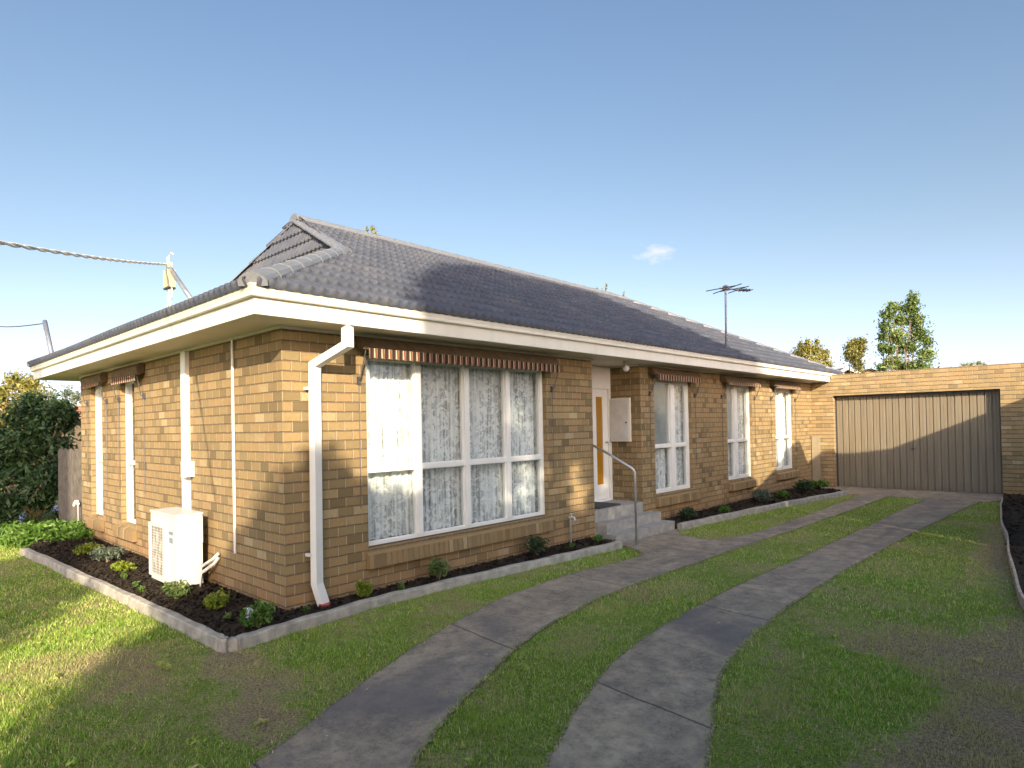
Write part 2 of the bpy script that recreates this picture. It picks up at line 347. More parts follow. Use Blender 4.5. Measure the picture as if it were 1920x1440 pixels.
def glass_mat():
    t = NT('window_glass'); t.pos(); fr = t.n('ShaderNodeFresnel', {'IOR': t.math('SUBTRACT', 1.5, t.math('MULTIPLY', t._g.outputs['Backfacing'], .8333))}).outputs[0]
    g = t.n('ShaderNodeBsdfGlossy', {'Color': (1, 1, 1), 'Roughness': .01}).outputs[0]
    tr = t.n('ShaderNodeBsdfTransparent', {'Color': (.95, .97, .97)}).outputs[0]
    return t.done(t.n('ShaderNodeMixShader', {0: t.math('MULTIPLY', fr, .9), 1: tr, 2: g}).outputs[0])
M['glass'] = glass_mat()
def lace_mat():
    t = NT('lace_curtain'); x, y, z = t.xyz(); u = t.math('ADD', y, x)
    vec = t.n('ShaderNodeCombineXYZ', {0: u, 1: z, 2: 0.0}).outputs[0]
    fine = t.noise(95, 3, vec, rough=.8); flo = t.noise(13, 5, vec, rough=.65, dist=1.0)
    vs = t.n('ShaderNodeCombineXYZ', {0: t.math('MULTIPLY', u, 3.2), 1: t.math('MULTIPLY', z, .10), 2: 0.0}).outputs[0]
    strip = t.noise(9, 3, vs)
    col = t.noise(2.4, 1, t.n('ShaderNodeCombineXYZ', {0: u, 1: 0.0, 2: 5.0}).outputs[0])    # columns of embroidery
    fl = t.rng(t.math('ADD', flo, t.math('MULTIPLY', t.math('SUBTRACT', fine, .5), .25)), .46, .56)
    o = t.math('ADD', t.math('MULTIPLY', fl, .40), t.rng(strip, .30, .62, .30, .78))
    o = t.math('ADD', o, t.math('MULTIPLY', t.math('SUBTRACT', fine, .5), .5), clamp=True)
    o = t.rng(o, .22, .84, .14, 1.0)
    b = t.bsdf((.86, .88, .89), .9, spec=.1); trn = t.n('ShaderNodeBsdfTranslucent', {'Color': (.8, .82, .82)}).outputs[0]
    mixd = t.n('ShaderNodeMixShader', {0: .12, 1: b, 2: trn}).outputs[0]
    tp = t.n('ShaderNodeBsdfTransparent').outputs[0]
    return t.done(t.n('ShaderNodeMixShader', {0: o, 1: tp, 2: mixd}).outputs[0])
M['lace'] = lace_mat()
M['blind'] = simple('grey_blind', (.30, .33, .33), .6, var=.25, scale=1.6)
def amber_mat():
    t = NT('amber_glass'); c = t.mix(t.noise(40, 3), (.30, .13, .006), (.42, .20, .012))
    return t.done(t.bsdf(c, .18, t.bump(t.noise(90, 2), .003), spec=.6))
M['amber'] = amber_mat()
def stripe_mat():
    t = NT('striped_canvas'); x, y, z = t.xyz()
    nrm = t.n('ShaderNodeSeparateXYZ', {0: t.pos()}).outputs
    isl = t.math('LESS_THAN', y, -.02)
    u = t.math('ADD', t.math('MULTIPLY', isl, x), t.math('MULTIPLY', t.math('SUBTRACT', 1.0, isl), y))
    f = t.math('FRACT', t.math('DIVIDE', u, .082))
    c = t.ramp(f, [(0, (.40, .34, .25)), (.12, (.21, .08, .045)), (.34, (.24, .09, .05)), (.40, (.40, .34, .25)), (.48, (.045, .03, .025)), (.92, (.05, .035, .03))], 'CONSTANT')
    return t.done(t.bsdf(c, .9, spec=.1))
M['stripe'] = stripe_mat()
def door_mat():
    t = NT('garage_door_paint'); x, y, z = t.xyz()
    v = t.n('ShaderNodeCombineXYZ', {0: t.math('MULTIPLY', x, 9.0), 1: 0.0, 2: t.math('MULTIPLY', z, .8)}).outputs[0]
    n = t.noise(1.0, 4, v); c = t.mix(t.rng(n, .3, .7), (.19, .158, .112), (.25, .21, .15))
    c = t.mix(t.rng(t.math('ADD', z, t.math('MULTIPLY', t.noise(7, 3), .25)), .25, -.05, 0, .5), c, (.14, .12, .085))   # splash dirt along the foot
    return t.done(t.bsdf(c, .45, spec=.4))
M['gdoor'] = door_mat()

# ------------------------------------------------------------------ ground (the setting)
GZ = -.10
def grid_ground(name, x0, x1, y0, y1, n, z, mat, amp=.012):
    xs = np.linspace(x0, x1, n); ys = np.linspace(y0, y1, n); X, Y = np.meshgrid(xs, ys)
    Z = z + amp*(np.sin(X*2.1+Y*.7)+np.sin(Y*2.9-X*1.3))*.35 - amp*.7
    V = np.stack([X.ravel(), Y.ravel(), Z.ravel()], 1); i = np.arange(n*n).reshape(n, n)
    Fc = np.stack([i[:-1, :-1].ravel(), i[:-1, 1:].ravel(), i[1:, 1:].ravel(), i[1:, :-1].ravel()], 1)
    return np_mesh(name, V, Fc, mat, smooth=True)
g = grid_ground('ground', -300, 300, -300, 300, 3, GZ-.022, M['ground'], 0); tag(g, kind='structure')
lw = grid_ground('lawn', -22, 9, -9, 18, 200, GZ, M['ground'], .010); tag(lw, kind='structure')
L1 = [(3.6, -3.4), (2.75, -2.3), (2.35, -1.7), (2.06, -1.24), (1.92, -.92), (1.72, -.54), (1.48, .02), (1.22, .68), (1.0, 1.44), (.91, 2.11), (.90, 2.98), (.98, 3.9), (.80, 4.22), (.40, 4.42)]
R1 = [(1.86, 11.9), (1.83, 9.59), (1.77, 7.08), (1.70, 5.34), (1.64, 3.26), (1.66, 2.2), (1.79, 1.23), (2.0, .59), (2.27, -.07), (2.5, -.53), (2.63, -.75), (3.0, -1.35), (3.6, -2.1), (4.4, -2.9)]
FL = [(.40, 5.95), (.62, 5.62), (.95, 5.46), (1.22, 5.5), (1.38, 6.0), (1.43, 6.7), (1.44, 8.14), (1.40, 10.0), (1.38, 11.9)]
L2 = [(5.1, -2.6), (4.3, -1.9), (3.6, -1.1), (3.3, -.65), (3.11, -.32), (2.96, .01), (2.73, .62), (2.56, 1.32), (2.46, 2.42), (2.44, 3.58), (2.47, 4.88), (2.49, 7.05), (2.5, 10.0), (2.52, 11.9)]
R2 = [(3.36, 11.9), (3.24, 10.0), (3.11, 7.23), (3.04, 4.95), (3.03, 3.31), (3.12, 1.93), (3.26, 1.17), (3.48, .61), (3.67, .16), (4.1, -.45), (4.9, -1.2), (5.9, -2.0)]
def smooth_line(P, k=4):
    out = []
    n = len(P)
    for i in range(n-1):
        p0 = np.array(P[max(i-1, 0)]); p1 = np.array(P[i]); p2 = np.array(P[i+1]); p3 = np.array(P[min(i+2, n-1)])
        for j in range(k):
            t = j/k; q = .5*((2*p1)+(-p0+p2)*t+(2*p0-5*p1+4*p2-p3)*t*t+(-p0+3*p1-3*p2+p3)*t**3); out.append(tuple(q))
    out.append(tuple(P[-1])); return out
def wob(P, a=.012):
    return [(x+.35*a*math.sin(y*9+x*3)+.5*a*math.sin(y*31)+.3*a*math.sin(y*57), y) for x, y in P]
L1s, R1s, FLs, L2s, R2s = [wob(smooth_line(p)) for p in (L1, R1, FL, L2, R2)]
poly1 = L1s + FLs + R1s; poly2 = L2s + R2s
from mathutils.geometry import tessellate_polygon
def slab(mb, poly, z0, z1):
    n = len(poly); tris = tessellate_polygon([[Vector((x, y, 0)) for x, y in poly]])
    vs = [(x, y, z1) for x, y in poly] + [(x, y, z0) for x, y in poly]
    up = []
    for a, b, c in tris:
        A, B, Cc = poly[a], poly[b], poly[c]
        up.append((a, b, c) if (B[0]-A[0])*(Cc[1]-A[1])-(B[1]-A[1])*(Cc[0]-A[0]) > 0 else (a, c, b))
    return mb.add(vs, up + [(i, n+i, n+(i+1) % n, (i+1) % n) for i in range(n)])
d = MB(); slab(d, poly1, GZ-.06, GZ+.006); slab(d, poly2, GZ-.06, GZ+.006)
slab(d, [(-.1, 11.93), (1.9, 11.95), (2.6, 11.93), (3.45, 11.9), (3.72, 12.35), (3.74, 13.6), (-.1, 13.6)], GZ-.06, GZ+.010)
drv = d.build('driveway', M['drive']); tag(drv, kind='structure')

def fringe(line, side):
    P = [Vector((x, y, 0)) for x, y in line]; vs = []; n = len(P)
    Q = []
    for i in range(n-1):
        for j in range(6): Q.append(P[i].lerp(P[i+1], j/6))
    n = len(Q)
    for i, p in enumerate(Q):
        t = (Q[min(i+1, n-1)]-Q[max(i-1, 0)]).normalized(); nn = Vector((-t.y, t.x, 0))*side; w1 = .006+.020*abs(math.sin(i*1.13)*math.sin(i*.37+1))
        w0 = .002+.005*abs(math.sin(i*2.3))
        vs += [p-nn*w0+Vector((0, 0, GZ+.009)), p+nn*w1+Vector((0, 0, GZ+.004))]
    b = MB().add(vs, [(2*i, 2*i+1, 2*i+3, 2*i+2) for i in range(n-1)]); o = b.build('soil', M['edge_soil']); tag(o, kind='structure')
M['edge_soil'] = simple('edge_soil', (.20, .17, .095), .95, var=.7, scale=34, bump=.01)
for ln_, sd_ in ((L1s, 1), (R1s, 1), (FLs, 1), (L2s, 1), (R2s, 1)): fringe(ln_, sd_)

def inpoly(px, py, poly):
    px = np.asarray(px); py = np.asarray(py); ins = np.zeros(px.shape, bool); n = len(poly)
    for i in range(n):
        x0, y0 = poly[i]; x1, y1 = poly[(i+1) % n]
        c = ((y0 > py) != (y1 > py)) & (px < (x1-x0)*(py-y0)/((y1-y0) if y1 != y0 else 1e-9)+x0); ins ^= c
    return ins
KR = [(.33, -.60), (.27, .1), (.22, .8), (.26, 1.7), (.34, 2.8), (.40, 3.6), (.44, 4.30)]      # inner edge, near bed right run
KL = [(-5.5, -.82), (-4.4, -.76), (-3.0, -.72), (-1.6, -.66), (-.6, -.62), (.33, -.60)]
KF = [(.40, 5.95), (.50, 7.2), (.66, 8.8), (.86, 10.4), (1.06, 11.75)]                      # far bed kerb
RB = [(3.60, 13.25), (3.66, 12.2), (3.76, 11.0), (3.90, 9.4), (4.10, 7.75), (4.30, 5.94), (4.50, 4.3), (4.72, 3.6), (5.1, 3.1), (6.2, 2.6)]
bedA = [(-6.5, 0.05)] + KL + KR + [(.44, 4.45), (0, 4.45), (0, .05)]
bedA = [(-6.4, .1), (-6.2, -.6)] + KL + KR[1:] + [(-.05, 4.32), (-.05, .1)]
bedB = [(-.05, 5.9)] + KF + [(.9, 12.1), (-.05, 12.4)]
bedC = RB + [(9, 2.6), (9, 13.25)]
sb = MB()
def bed(poly, z, name='soil'):
    b = MB(); slab(b, poly, z-.08, z); o = b.build(name, M['mulch']); tag(o, kind='structure'); return o
bed(bedA, -.035); bed(bedB, -.035); bed(bedC, -.06)
# mulch chips
def chips(poly, z, n, name='mulch', size=.018, heap=.02):
    xs = [p[0] for p in poly]; ys = [p[1] for p in poly]
    X = rng.uniform(min(xs), max(xs), n*3); Y = rng.uniform(min(ys), max(ys), n*3); k = inpoly(X, Y, poly); X = X[k][:n]; Y = Y[k][:n]; m = len(X)
    c = np.stack([X, Y, z+rng.uniform(0, heap, m)], 1); a = rng.uniform(0, 6.28, m); s = size*rng.uniform(.4, 1.5, m)
    dx = np.stack([np.cos(a), np.sin(a), rng.uniform(-.6, .6, m)], 1)*s[:, None]; dy = np.stack([-np.sin(a), np.cos(a), rng.uniform(-.6, .6, m)], 1)*(s*.4)[:, None]
    V = np.stack([c-dx-dy, c+dx-dy, c+dx+dy, c-dx+dy], 1).reshape(-1, 3); Fc = np.arange(m*4).reshape(m, 4)
    return V, Fc
parts = [chips(bedA, -.035, 26000), chips(bedB, -.035, 9000, size=.02), chips(bedC, -.06, 9000, size=.025)]
V = np.concatenate([p[0] for p in parts]); Fc = np.arange(len(V)).reshape(-1, 4)
o = np_mesh('mulch', V, Fc, M['mulch']); tag(o, 'dark bark mulch chips loose on the garden beds', 'mulch', kind='stuff')

# grass blades
def blades():
    out = []
    def region(n, x0, x1, y0, y1, h, wd):
        X = rng.uniform(x0, x1, n); Y = rng.uniform(y0, y1, n)
        jx = X+rng.normal(0, .014, n); jy = Y+rng.normal(0, .014, n)
        k = ~(inpoly(jx, jy, poly1) | inpoly(jx, jy, poly2) | inpoly(X, Y, bedA) | inpoly(X, Y, bedC) | inpoly(X, Y, bedB))
        k &= ~((X > -6.4) & (X < 0.0) & (Y > 0)); k &= ~((Y > 11.92) & (X < 3.75)); k &= ~((X > -.1) & (X < .42) & (Y > 4.3) & (Y < 6))
        nx = np.sin(X*1.9+1.3*np.sin(Y*1.7))+np.sin(Y*2.3+X)+.8*np.sin(X*5.1-Y*4.3)
        dens = .80+.12*nx
        def sp(cx, cy, rx, ry, a): return a*np.exp(-((X-cx)/rx)**2-((Y-cy)/ry)**2)
        dens -= (sp(.85, -.72, .6, .22, .6)+sp(1.6, -1.0, .4, .2, .6)+sp(4.85, 2.4, .6, 2.6, .7)+sp(4.35, 8.2, .5, 3, .6)+sp(4.7, .4, .5, 1.4, .6)+sp(.15, -1.35, .6, .35, .2))*(.7+.4*np.sin(X*7+3*np.sin(Y*4)))
        k &= rng.uniform(0, 1, n) < dens
        X, Y = X[k], Y[k]; dens = dens[k]; m = len(X)
        hh = h*(.75+.45*np.sin(X*17+3*np.sin(Y*13))*np.sin(Y*19+X*5))*rng.uniform(.45, 1.35, m)*np.clip(dens+.25, .4, 1.15); a = rng.uniform(0, 6.28, m); lean = rng.uniform(.1, 1.1, m)*hh; b = rng.uniform(0, 6.28, m)
        base = np.stack([X, Y, np.full(m, GZ-.010)+.012*(inpoly(X, Y, poly1)|inpoly(X, Y, poly2))], 1); wv = np.stack([np.cos(a), np.sin(a), np.zeros(m)], 1)*(wd*rng.uniform(.6, 1.3, m))[:, None]
        tip = base+np.stack([np.cos(b)*lean, np.sin(b)*lean, hh+.008], 1)
        V = np.stack([base-wv, base+wv, tip], 1).reshape(-1, 3); r = np.repeat(rng.uniform(0, 1, m)**1.1, 3); out.append((V, r))
    region(330000, -1.2, 5.0, -2.4, 2.2, .020, .0028)
    region(5000, -1.2, 5.0, -2.4, 3.2, .045, .0045)
    region(110000, -7, 5.2, -3.5, 3.0, .022, .0036)
    region(150000, .3, 4.8, 2.0, 12.3, .024, .0048)
    region(70000, -14, -1.0, -3.5, .2, .026, .006)
    V = np.concatenate([a for a, b in out]); r = np.concatenate([b for a, b in out])
    o = np_mesh('grass', V, np.arange(len(V)).reshape(-1, 3), M['blade'], attr=r)
    tag(o, 'short patchy lawn grass around the concrete strips', 'grass', kind='stuff')
blades()

# ------------------------------------------------------------------ kerbs
def kerb(line, w_, z0, z1, name, side, label, group=None, chip=.008):
    P = [Vector((x, y, 0)) for x, y in smooth_line(line, 5)]; vs = []; n = len(P)
    for i, p in enumerate(P):
        t = (P[min(i+1, n-1)]-P[max(i-1, 0)]).normalized(); nn = Vector((t.y, -t.x, 0))*side
        j = chip*math.sin(i*2.7+p.x*9)
        zz = z1+chip*.6*math.sin(i*1.7)
        for off, z in ((0, z0), (0, zz-.008), (.010, zz), (w_-.012+j, zz), (w_+j, zz-.014), (w_+j+.008, z0)): vs.append(p+nn*off+Vector((0, 0, z)))
    fs = [(i*6+k, i*6+k+1, (i+1)*6+k+1, (i+1)*6+k) for i in range(n-1) for k in range(5)] + [(0, 1, 2, 3, 4, 5), tuple((n-1)*6+k for k in range(6))[::-1]]
    b = MB().add(vs, fs); o = b.build(name, M['kerb']); tag(o, label, 'garden kerb', group); return o
kerb(KL[:4], .075, -.14, -.016, 'concrete_kerb', 1, 'left run of concrete kerb in front of the bed by the air conditioner')
kerb([KL[3], KL[4], (.10, -.605), (.30, -.60), (.33, -.60), (.328, -.57), (.31, -.35), KR[1], KR[2]], .075, -.14, -.018, 'concrete_kerb', 1, 'concrete kerb length turning the pointed corner of the garden bed')
kerb(KR[2:], .075, -.14, -.020, 'concrete_kerb', 1, 'long concrete kerb below the big lace window, corner to steps')
kerb(KF, .085, -.14, -.012, 'concrete_kerb', 1, 'pale concrete kerb between the far bed and the green grass strip')
kerb([(-12.5, -1.35), (-9, -.95), (-7, -.52), (-6.2, -.20)], .07, -.14, -.03, 'concrete_kerb', 1, 'low concrete edge at the far left in front of the ground cover')
tb = MB(); Pn = [Vector((x, y, 0)) for x, y in smooth_line(RB[1:], 5)]; vs = []
for i, p in enumerate(Pn):
    t = (Pn[min(i+1, len(Pn)-1)]-Pn[max(i-1, 0)]).normalized(); nn = Vector((-t.y, t.x, 0)); top = -.015+.006*math.sin(i*1.3)
    for off, z in ((-.011, -.14), (-.011, top), (.011, top), (.011, -.14)): vs.append(p-nn*off+Vector((.008*math.sin(i*.9), 0, z)))
tb.add(vs, [(i*4+k, i*4+k+1, (i+1)*4+k+1, (i+1)*4+k) for i in range(len(Pn)-1) for k in range(3)])
tag(tb.build('timber_edging', M['timber_edge']), 'thin pale timber edging curving along the dark bed on the right', 'garden edging')

# ------------------------------------------------------------------ the house
house = empty('brick_house', (0, 0, -.1)); tag(house, 'low tan brick bungalow with grey tiled roof and striped awnings', 'house')
H = 2.36; YE = 13.3
WT = .11
def wall_cells(mb, rects, to3, u0, u1, v0, v1, depth):
    us = sorted({u0, u1} | {r[0] for r in rects} | {r[1] for r in rects}); vs = sorted({v0, v1} | {r[2] for r in rects} | {r[3] for r in rects})
    for i in range(len(us)-1):
        for j in range(len(vs)-1):
            cu = (us[i]+us[i+1])/2; cv = (vs[j]+vs[j+1])/2
            if any(r[0] < cu < r[1] and r[2] < cv < r[3] for r in rects): continue
            mb.quad(to3(us[i], vs[j], 0), to3(us[i+1], vs[j], 0), to3(us[i+1], vs[j+1], 0), to3(us[i], vs[j+1], 0))
    for a, b, c, e in rects:
        mb.quad(to3(a, c, 0), to3(a, e, 0), to3(a, e, depth), to3(a, c, depth)); mb.quad(to3(b, c, 0), to3(b, c, depth), to3(b, e, depth), to3(b, e, 0))
        mb.quad(to3(a, e, 0), to3(b, e, 0), to3(b, e, depth), to3(a, e, depth)); mb.quad(to3(a, c, 0), to3(a, c, depth), to3(b, c, depth), to3(b, c, 0))
WIN = [(.83, 3.46, .36, 2.20), (6.05, 7.27, .37, 2.20), (8.64, 9.80, .38, 2.20), (11.0, 12.10, .40, 2.20)]
REC = (4.43, 5.66)
wb = MB()
rt3 = lambda u, v, dpt: (-dpt, u, v); lf3 = lambda u, v, dpt: (u, dpt, v)
wall_cells(wb, [WIN[0]], rt3, 0, REC[0], -.16, H, WT)
wall_cells(wb, WIN[1:], rt3, REC[1], YE+.3, -.16, H, WT)
LW = [(-4.44, -3.86, .31, 2.20), (-5.86, -5.28, .30, 2.20)]
wall_cells(wb, LW, lf3, -6.4, 0, -.16, H, WT)
RD = .62
wb.quad((0, REC[0], -.16), (-RD, REC[0], -.16), (-RD, REC[0], H), (0, REC[0], H))
wb.quad((0, REC[1], -.16), (0, REC[1], H), (-RD, REC[1], H), (-RD, REC[1], -.16))
wb.quad((-RD, REC[0], -.16), (-RD, REC[0]+.25, -.16), (-RD, REC[0]+.25, H), (-RD, REC[0], H))
wb.quad((-6.4, 0, -.16), (-6.4, 0, H), (-6.4, YE, H), (-6.4, YE, -.16))
wb.build('wall', M['brick'], house)
# interior so that lace gaps read dark
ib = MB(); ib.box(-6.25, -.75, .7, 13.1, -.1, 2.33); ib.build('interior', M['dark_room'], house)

# windows
def window(name, u0, u1, v0, v1, fr, mull, trz, left=False, lace=True, blind=None, label=None):
    """fr frame width; mull list of (u centre, width); trz transom (z0,z1)"""
    T = (lambda u, dpt, v: (u, dpt, v)) if left else (lambda u, dpt, v: (-dpt, u, v))
    def bx(mb, a, b, c, e, d0, d1):
        p = T(a, d0, c); q = T(b, d1, e)
        mb.box(min(p[0], q[0]), max(p[0], q[0]), min(p[1], q[1]), max(p[1], q[1]), min(p[2], q[2]), max(p[2], q[2]))
    wd = empty(name, T((u0+u1)/2, .09, v0), house); wd.location = Vector(T((u0+u1)/2, .09, v0))-house.location
    if label: wd['label'] = label
    f = MB(); e = .003
    bx(f, u0+e, u0+fr, v0+e, v1-e, .06, .13); bx(f, u1-fr, u1-e, v0+e, v1-e, .06, .13)
    bx(f, u0+fr, u1-fr, v0+e, v0+fr*.8, .062, .128); bx(f, u0+fr, u1-fr, v1-fr, v1-e, .062, .128)
    xs = [u0+fr]+[m for mm_ in mull for m in (mm_[0]-mm_[1]/2, mm_[0]+mm_[1]/2)]+[u1-fr]
    for m, wdt in mull: bx(f, m-wdt/2, m+wdt/2, v0+fr*.8, v1-fr, .045, .127)
    if trz:
        for i in range(0, len(xs), 2): bx(f, xs[i], xs[i+1], trz[0], trz[1], .055, .126)
    f.build('frame', M['white'], wd)
    for i in range(0, len(xs), 2):
        rows = [(v0+fr*.8, trz[0]), (trz[1], v1-fr)] if trz else [(v0+fr*.8, v1-fr)]
        for k, (za, zb) in enumerate(rows):
            gm = MB(); bx(gm, xs[i], xs[i+1], za, zb, .092, .098); gm.build('pane', M['glass'], wd)
            sg = MB(); w2 = .009                                      # slim sash bead round each pane
            bx(sg, xs[i], xs[i]+w2, za, zb, .078, .091); bx(sg, xs[i+1]-w2, xs[i+1], za, zb, .078, .091)
            bx(sg, xs[i]+w2, xs[i+1]-w2, za, za+w2, .079, .090); bx(sg, xs[i]+w2, xs[i+1]-w2, zb-w2, zb, .079, .090)
            sg.build('sash', M['white'], wd)
            if blind is not None and i == 0 and k == 1:
                bm = MB(); bx(bm, xs[i]+.01, xs[i+1]+.02, za, zb, .13, .135); bm.build('blind', M['blind'], wd)
    if lace:
        n = int((u1-u0+.17)/.009); V = []; cnt = 2
        ph = 0
        us = np.linspace(u0-.03, u1+.14, n); dd = .185+.022*np.sin(us*70+2*np.sin(us*9))+.012*np.sin(us*131+1)
        zt = [v0+.03, v1-.02]
        for z in zt:
            for u, q in zip(us, dd): V.append(T(u, q, z))
        Fc = [(i, i+1, n+i+1, n+i) for i in range(n-1)]
        np_mesh('curtain', V, Fc, M['lace'], wd, smooth=True)
    return wd
window('window', *WIN[0][:2], .37, 2.19, .045, [(1.487, .068), (2.157, .068), (2.817, .068)], (1.065, 1.115), label='wide eight-pane window with lace curtain')
for (a, b, c, e), lb in zip(WIN[1:], ('narrow four-pane window nearest the porch', 'middle four-pane window, half in sun', 'last four-pane window before the garage')):
    window('window', a, b, c+.005, e-.01, .075, [(a+.66 if a < 8 else a+.50, .13)], (1.09, 1.14), blind=1, label=lb)
window('window', *LW[0][:2], .315, 2.19, .045, [], (1.08, 1.12), left=True, label='tall slim front window beside the air conditioner duct')
window('window', *LW[1][:2], .305, 2.19, .045, [], (1.08, 1.12), left=True, label='tall slim front window at the left end of the house')
# sills
for a, b, z in ((.80, 3.52, .355), (6.03, 7.42, .362), (8.62, 9.98, .372), (10.98, 12.26, .392)):
    s = MB(); pr = [(-.05, z), (.055, z-.045), (.062, z-.17), (.001, z-.175), (-.05, z-.175)]
    vs = [(x, y, q) for y in (a, b) for x, q in pr]
    s.add(vs, [(0, 1, 2, 3, 4)[::-1], (5, 6, 7, 8, 9)]+[(k, (k+1) % 5, 5+(k+1) % 5, 5+k) for k in range(5)]); s.build('window_sill', M['sill_brick'], house)
for a, b, z in ((-4.62, -3.80, .305), (-5.95, -5.2, .295)):
    s = MB(); pr = [(.05, z), (-.055, z-.045), (-.062, z-.17), (-.001, z-.175), (.05, z-.175)]
    vs = [(x, y, q) for x in (a, b) for y, q in pr]
    s.add(vs, [(0, 1, 2, 3, 4), (5, 6, 7, 8, 9)[::-1]]+[(k, 5+k, 5+(k+1) % 5, (k+1) % 5) for k in range(5)]); s.build('window_sill', M['sill_brick'], house)

# awnings, rolled up
def awning(a, b, left=False, zt=2.34, out=.16, vz=(2.125, 2.225), label=None, lean=0):
    sg = -1 if left else 1
    T = (lambda u, o, z: (u, -o, z)) if left else (lambda u, o, z: (o, u, z))
    c = T((a+b)/2, out/2, 2.3); aw = empty('awning', Vector(c)-house.location, house)
    if label: aw['label'] = label
    h = MB(); prof = [(.012, zt), (.06, zt-.005), (.10, zt-.05), (out-.02, vz[1]+.01), (out-.03, vz[1]-.012), (.03, vz[1]+.005), (.012, vz[1]+.02)]
    n = len(prof); vs = [T(u, o, z) for u in (a-.04, b+.02) for o, z in prof]
    h.add(vs, [tuple(range(n)), tuple(range(n, 2*n))[::-1]]+[(k, (k+1) % n, n+(k+1) % n, n+k) for k in range(n)]); h.build('canvas_hood', M['hood'], aw)
    us = np.arange(a, b, .0085); V = []; m = len(us)
    for row in range(4):
        for u in us:
            sc_ = .014*abs(math.sin(math.pi*u/.082))
            z = vz[1] - (vz[1]-vz[0]-.014+sc_)*row/3; V.append(T(u, out-.008+.009*math.sin(u*2*math.pi/.082)*(.4+row/4), z))
    Fc = [(r_*m+i, r_*m+i+1, (r_+1)*m+i+1, (r_+1)*m+i) for r_ in range(3) for i in range(m-1)]
    np_mesh('valance', V, Fc, M['stripe'], aw, smooth=True)
    for u in (a-.02, b+.005):
        r = MB(); r.tube([T(u, out-.02, vz[1]-.02), T(u, .05, 1.95), T(u, .02, 1.93)], .006, 6); r.tube([T(u, .02, 1.95), T(u, .02, .75)], .0035, 5)
        r.box(*sorted((T(u-.012, .004, 0)[0], T(u+.012, .03, 0)[0])), *sorted((T(u-.012, .004, 0)[1], T(u+.012, .03, 0)[1])), 1.90, 1.97)
        r.build('awning_arm', M['dark_metal'], aw)
awning(.76, 3.55, label='long striped awning rolled up over the wide window')
awning(5.92, 7.36, label='striped awning rolled up over the narrow window by the porch')
awning(8.42, 9.88, zt=2.33, vz=(2.135, 2.20)); awning(10.75, 12.16, zt=2.33, vz=(2.145, 2.205))
awning(-4.42, -3.45, left=True, out=.11, vz=(2.12, 2.2), label='striped awning over a slim front window'); awning(-5.95, -5.0, left=True, out=.11, vz=(2.15, 2.2))

# recess: door, frame, meter box, lamp
dr = empty('front_door', Vector((-.6, 5.2, .31))-house.location, house)
fb = MB(); fb.box(-.60, -.53, 5.60, 5.657, .31, 2.36); fb.box(-.60, -.53, 4.68, 4.74, .31, 2.36); fb.box(-.60, -.53, 4.74, 5.60, 2.02, 2.36); fb.box(-.61, -.50, 4.74, 5.60, .311, .335); fb.build('door_frame', M['white'], dr)
db = MB(); db.box(-.595, -.56, 4.745, 5.30, .338, 2.018); db.box(-.595, -.56, 5.47, 5.598, .338, 2.018); db.box(-.595, -.56, 5.302, 5.468, .338, .56); db.box(-.595, -.56, 5.302, 5.468, 1.90, 2.018); db.build('door_leaf', M['white'], dr)
ag = MB(); ag.box(-.585, -.572, 5.30, 5.47, .56, 1.90); ag.build('amber_glass', M['amber'], dr)
kb = MB(); kb.tube([(-.56, 5.53, 1.2), (-.52, 5.53, 1.2), (-.505, 5.53, 1.2)], [.012, .018, .012], 10); kb.build('door_handle', M['grey_metal'], dr)
mbx = empty('meter_box', Vector((-.38, 5.6, 1.55))-house.location, house)
b = MB(); b.box(-.525, -.17, 5.615, 5.657, 1.21, 1.875); b.build('box_frame', M['cream'], mbx)
b = MB(); b.box(-.500, -.195, 5.603, 5.614, 1.235, 1.85); b.build('box_door', M['trim'], mbx)
b = MB(); b.tube([(-.225, 5.602, 1.5), (-.225, 5.592, 1.5)], .014, 10); b.build('latch', M['dark_metal'], mbx)
lp = empty('porch_lamp', Vector((-.05, 5.2, 2.3))-house.location, house)
b = MB(); b.tube([(.10, 5.12, 2.375), (.10, 5.12, 2.335), (.10, 5.12, 2.325)], [.035, .035, .02], 12); b.build('lamp_base', M['conduit_box'], lp)
import bmesh
def ball(name, c, r, mat, parent=None, sx=1, sy=1, sz=1, seg=16):
    bm = bmesh.new(); bmesh.ops.create_uvsphere(bm, u_segments=seg, v_segments=seg//2+2, radius=r)
    for v in bm.verts: v.co = Vector((v.co.x*sx, v.co.y*sy, v.co.z*sz))+Vector(c)
    me = bpy.data.meshes.new(name); bm.to_mesh(me); bm.free(); return link(name, me, mat, parent, True)
ball('lamp_globe', (.10, 5.12, 2.275), .052, simple('opal_glass', (.62, .66, .68), .15), lp)

# soffit, trims
sf = MB(); e = .002; ZS = 2.372
sf.box(-7.29, .41, -.41, 0-e, ZS, ZS+.012); sf.box(0.0, .41, 0, YE-.01, ZS, ZS+.012); sf.box(-7.29, -6.4, 0, YE, ZS, ZS+.012); sf.box(-RD, -e, REC[0], REC[1], ZS, ZS+.012)
sf.build('soffit', M['soffit'], house)
tr = MB(); tr.box(-6.4, .022, -.022, -.001, 2.345, 2.371); tr.box(.001, .022, 0, REC[0], 2.345, 2.371); tr.box(.001, .022, REC[1], YE-.01, 2.345, 2.371)
tr.box(-RD, -.002, REC[1]-.02, REC[1]-.001, 2.345, 2.371); tr.build('soffit_trim', M['trim'], house)
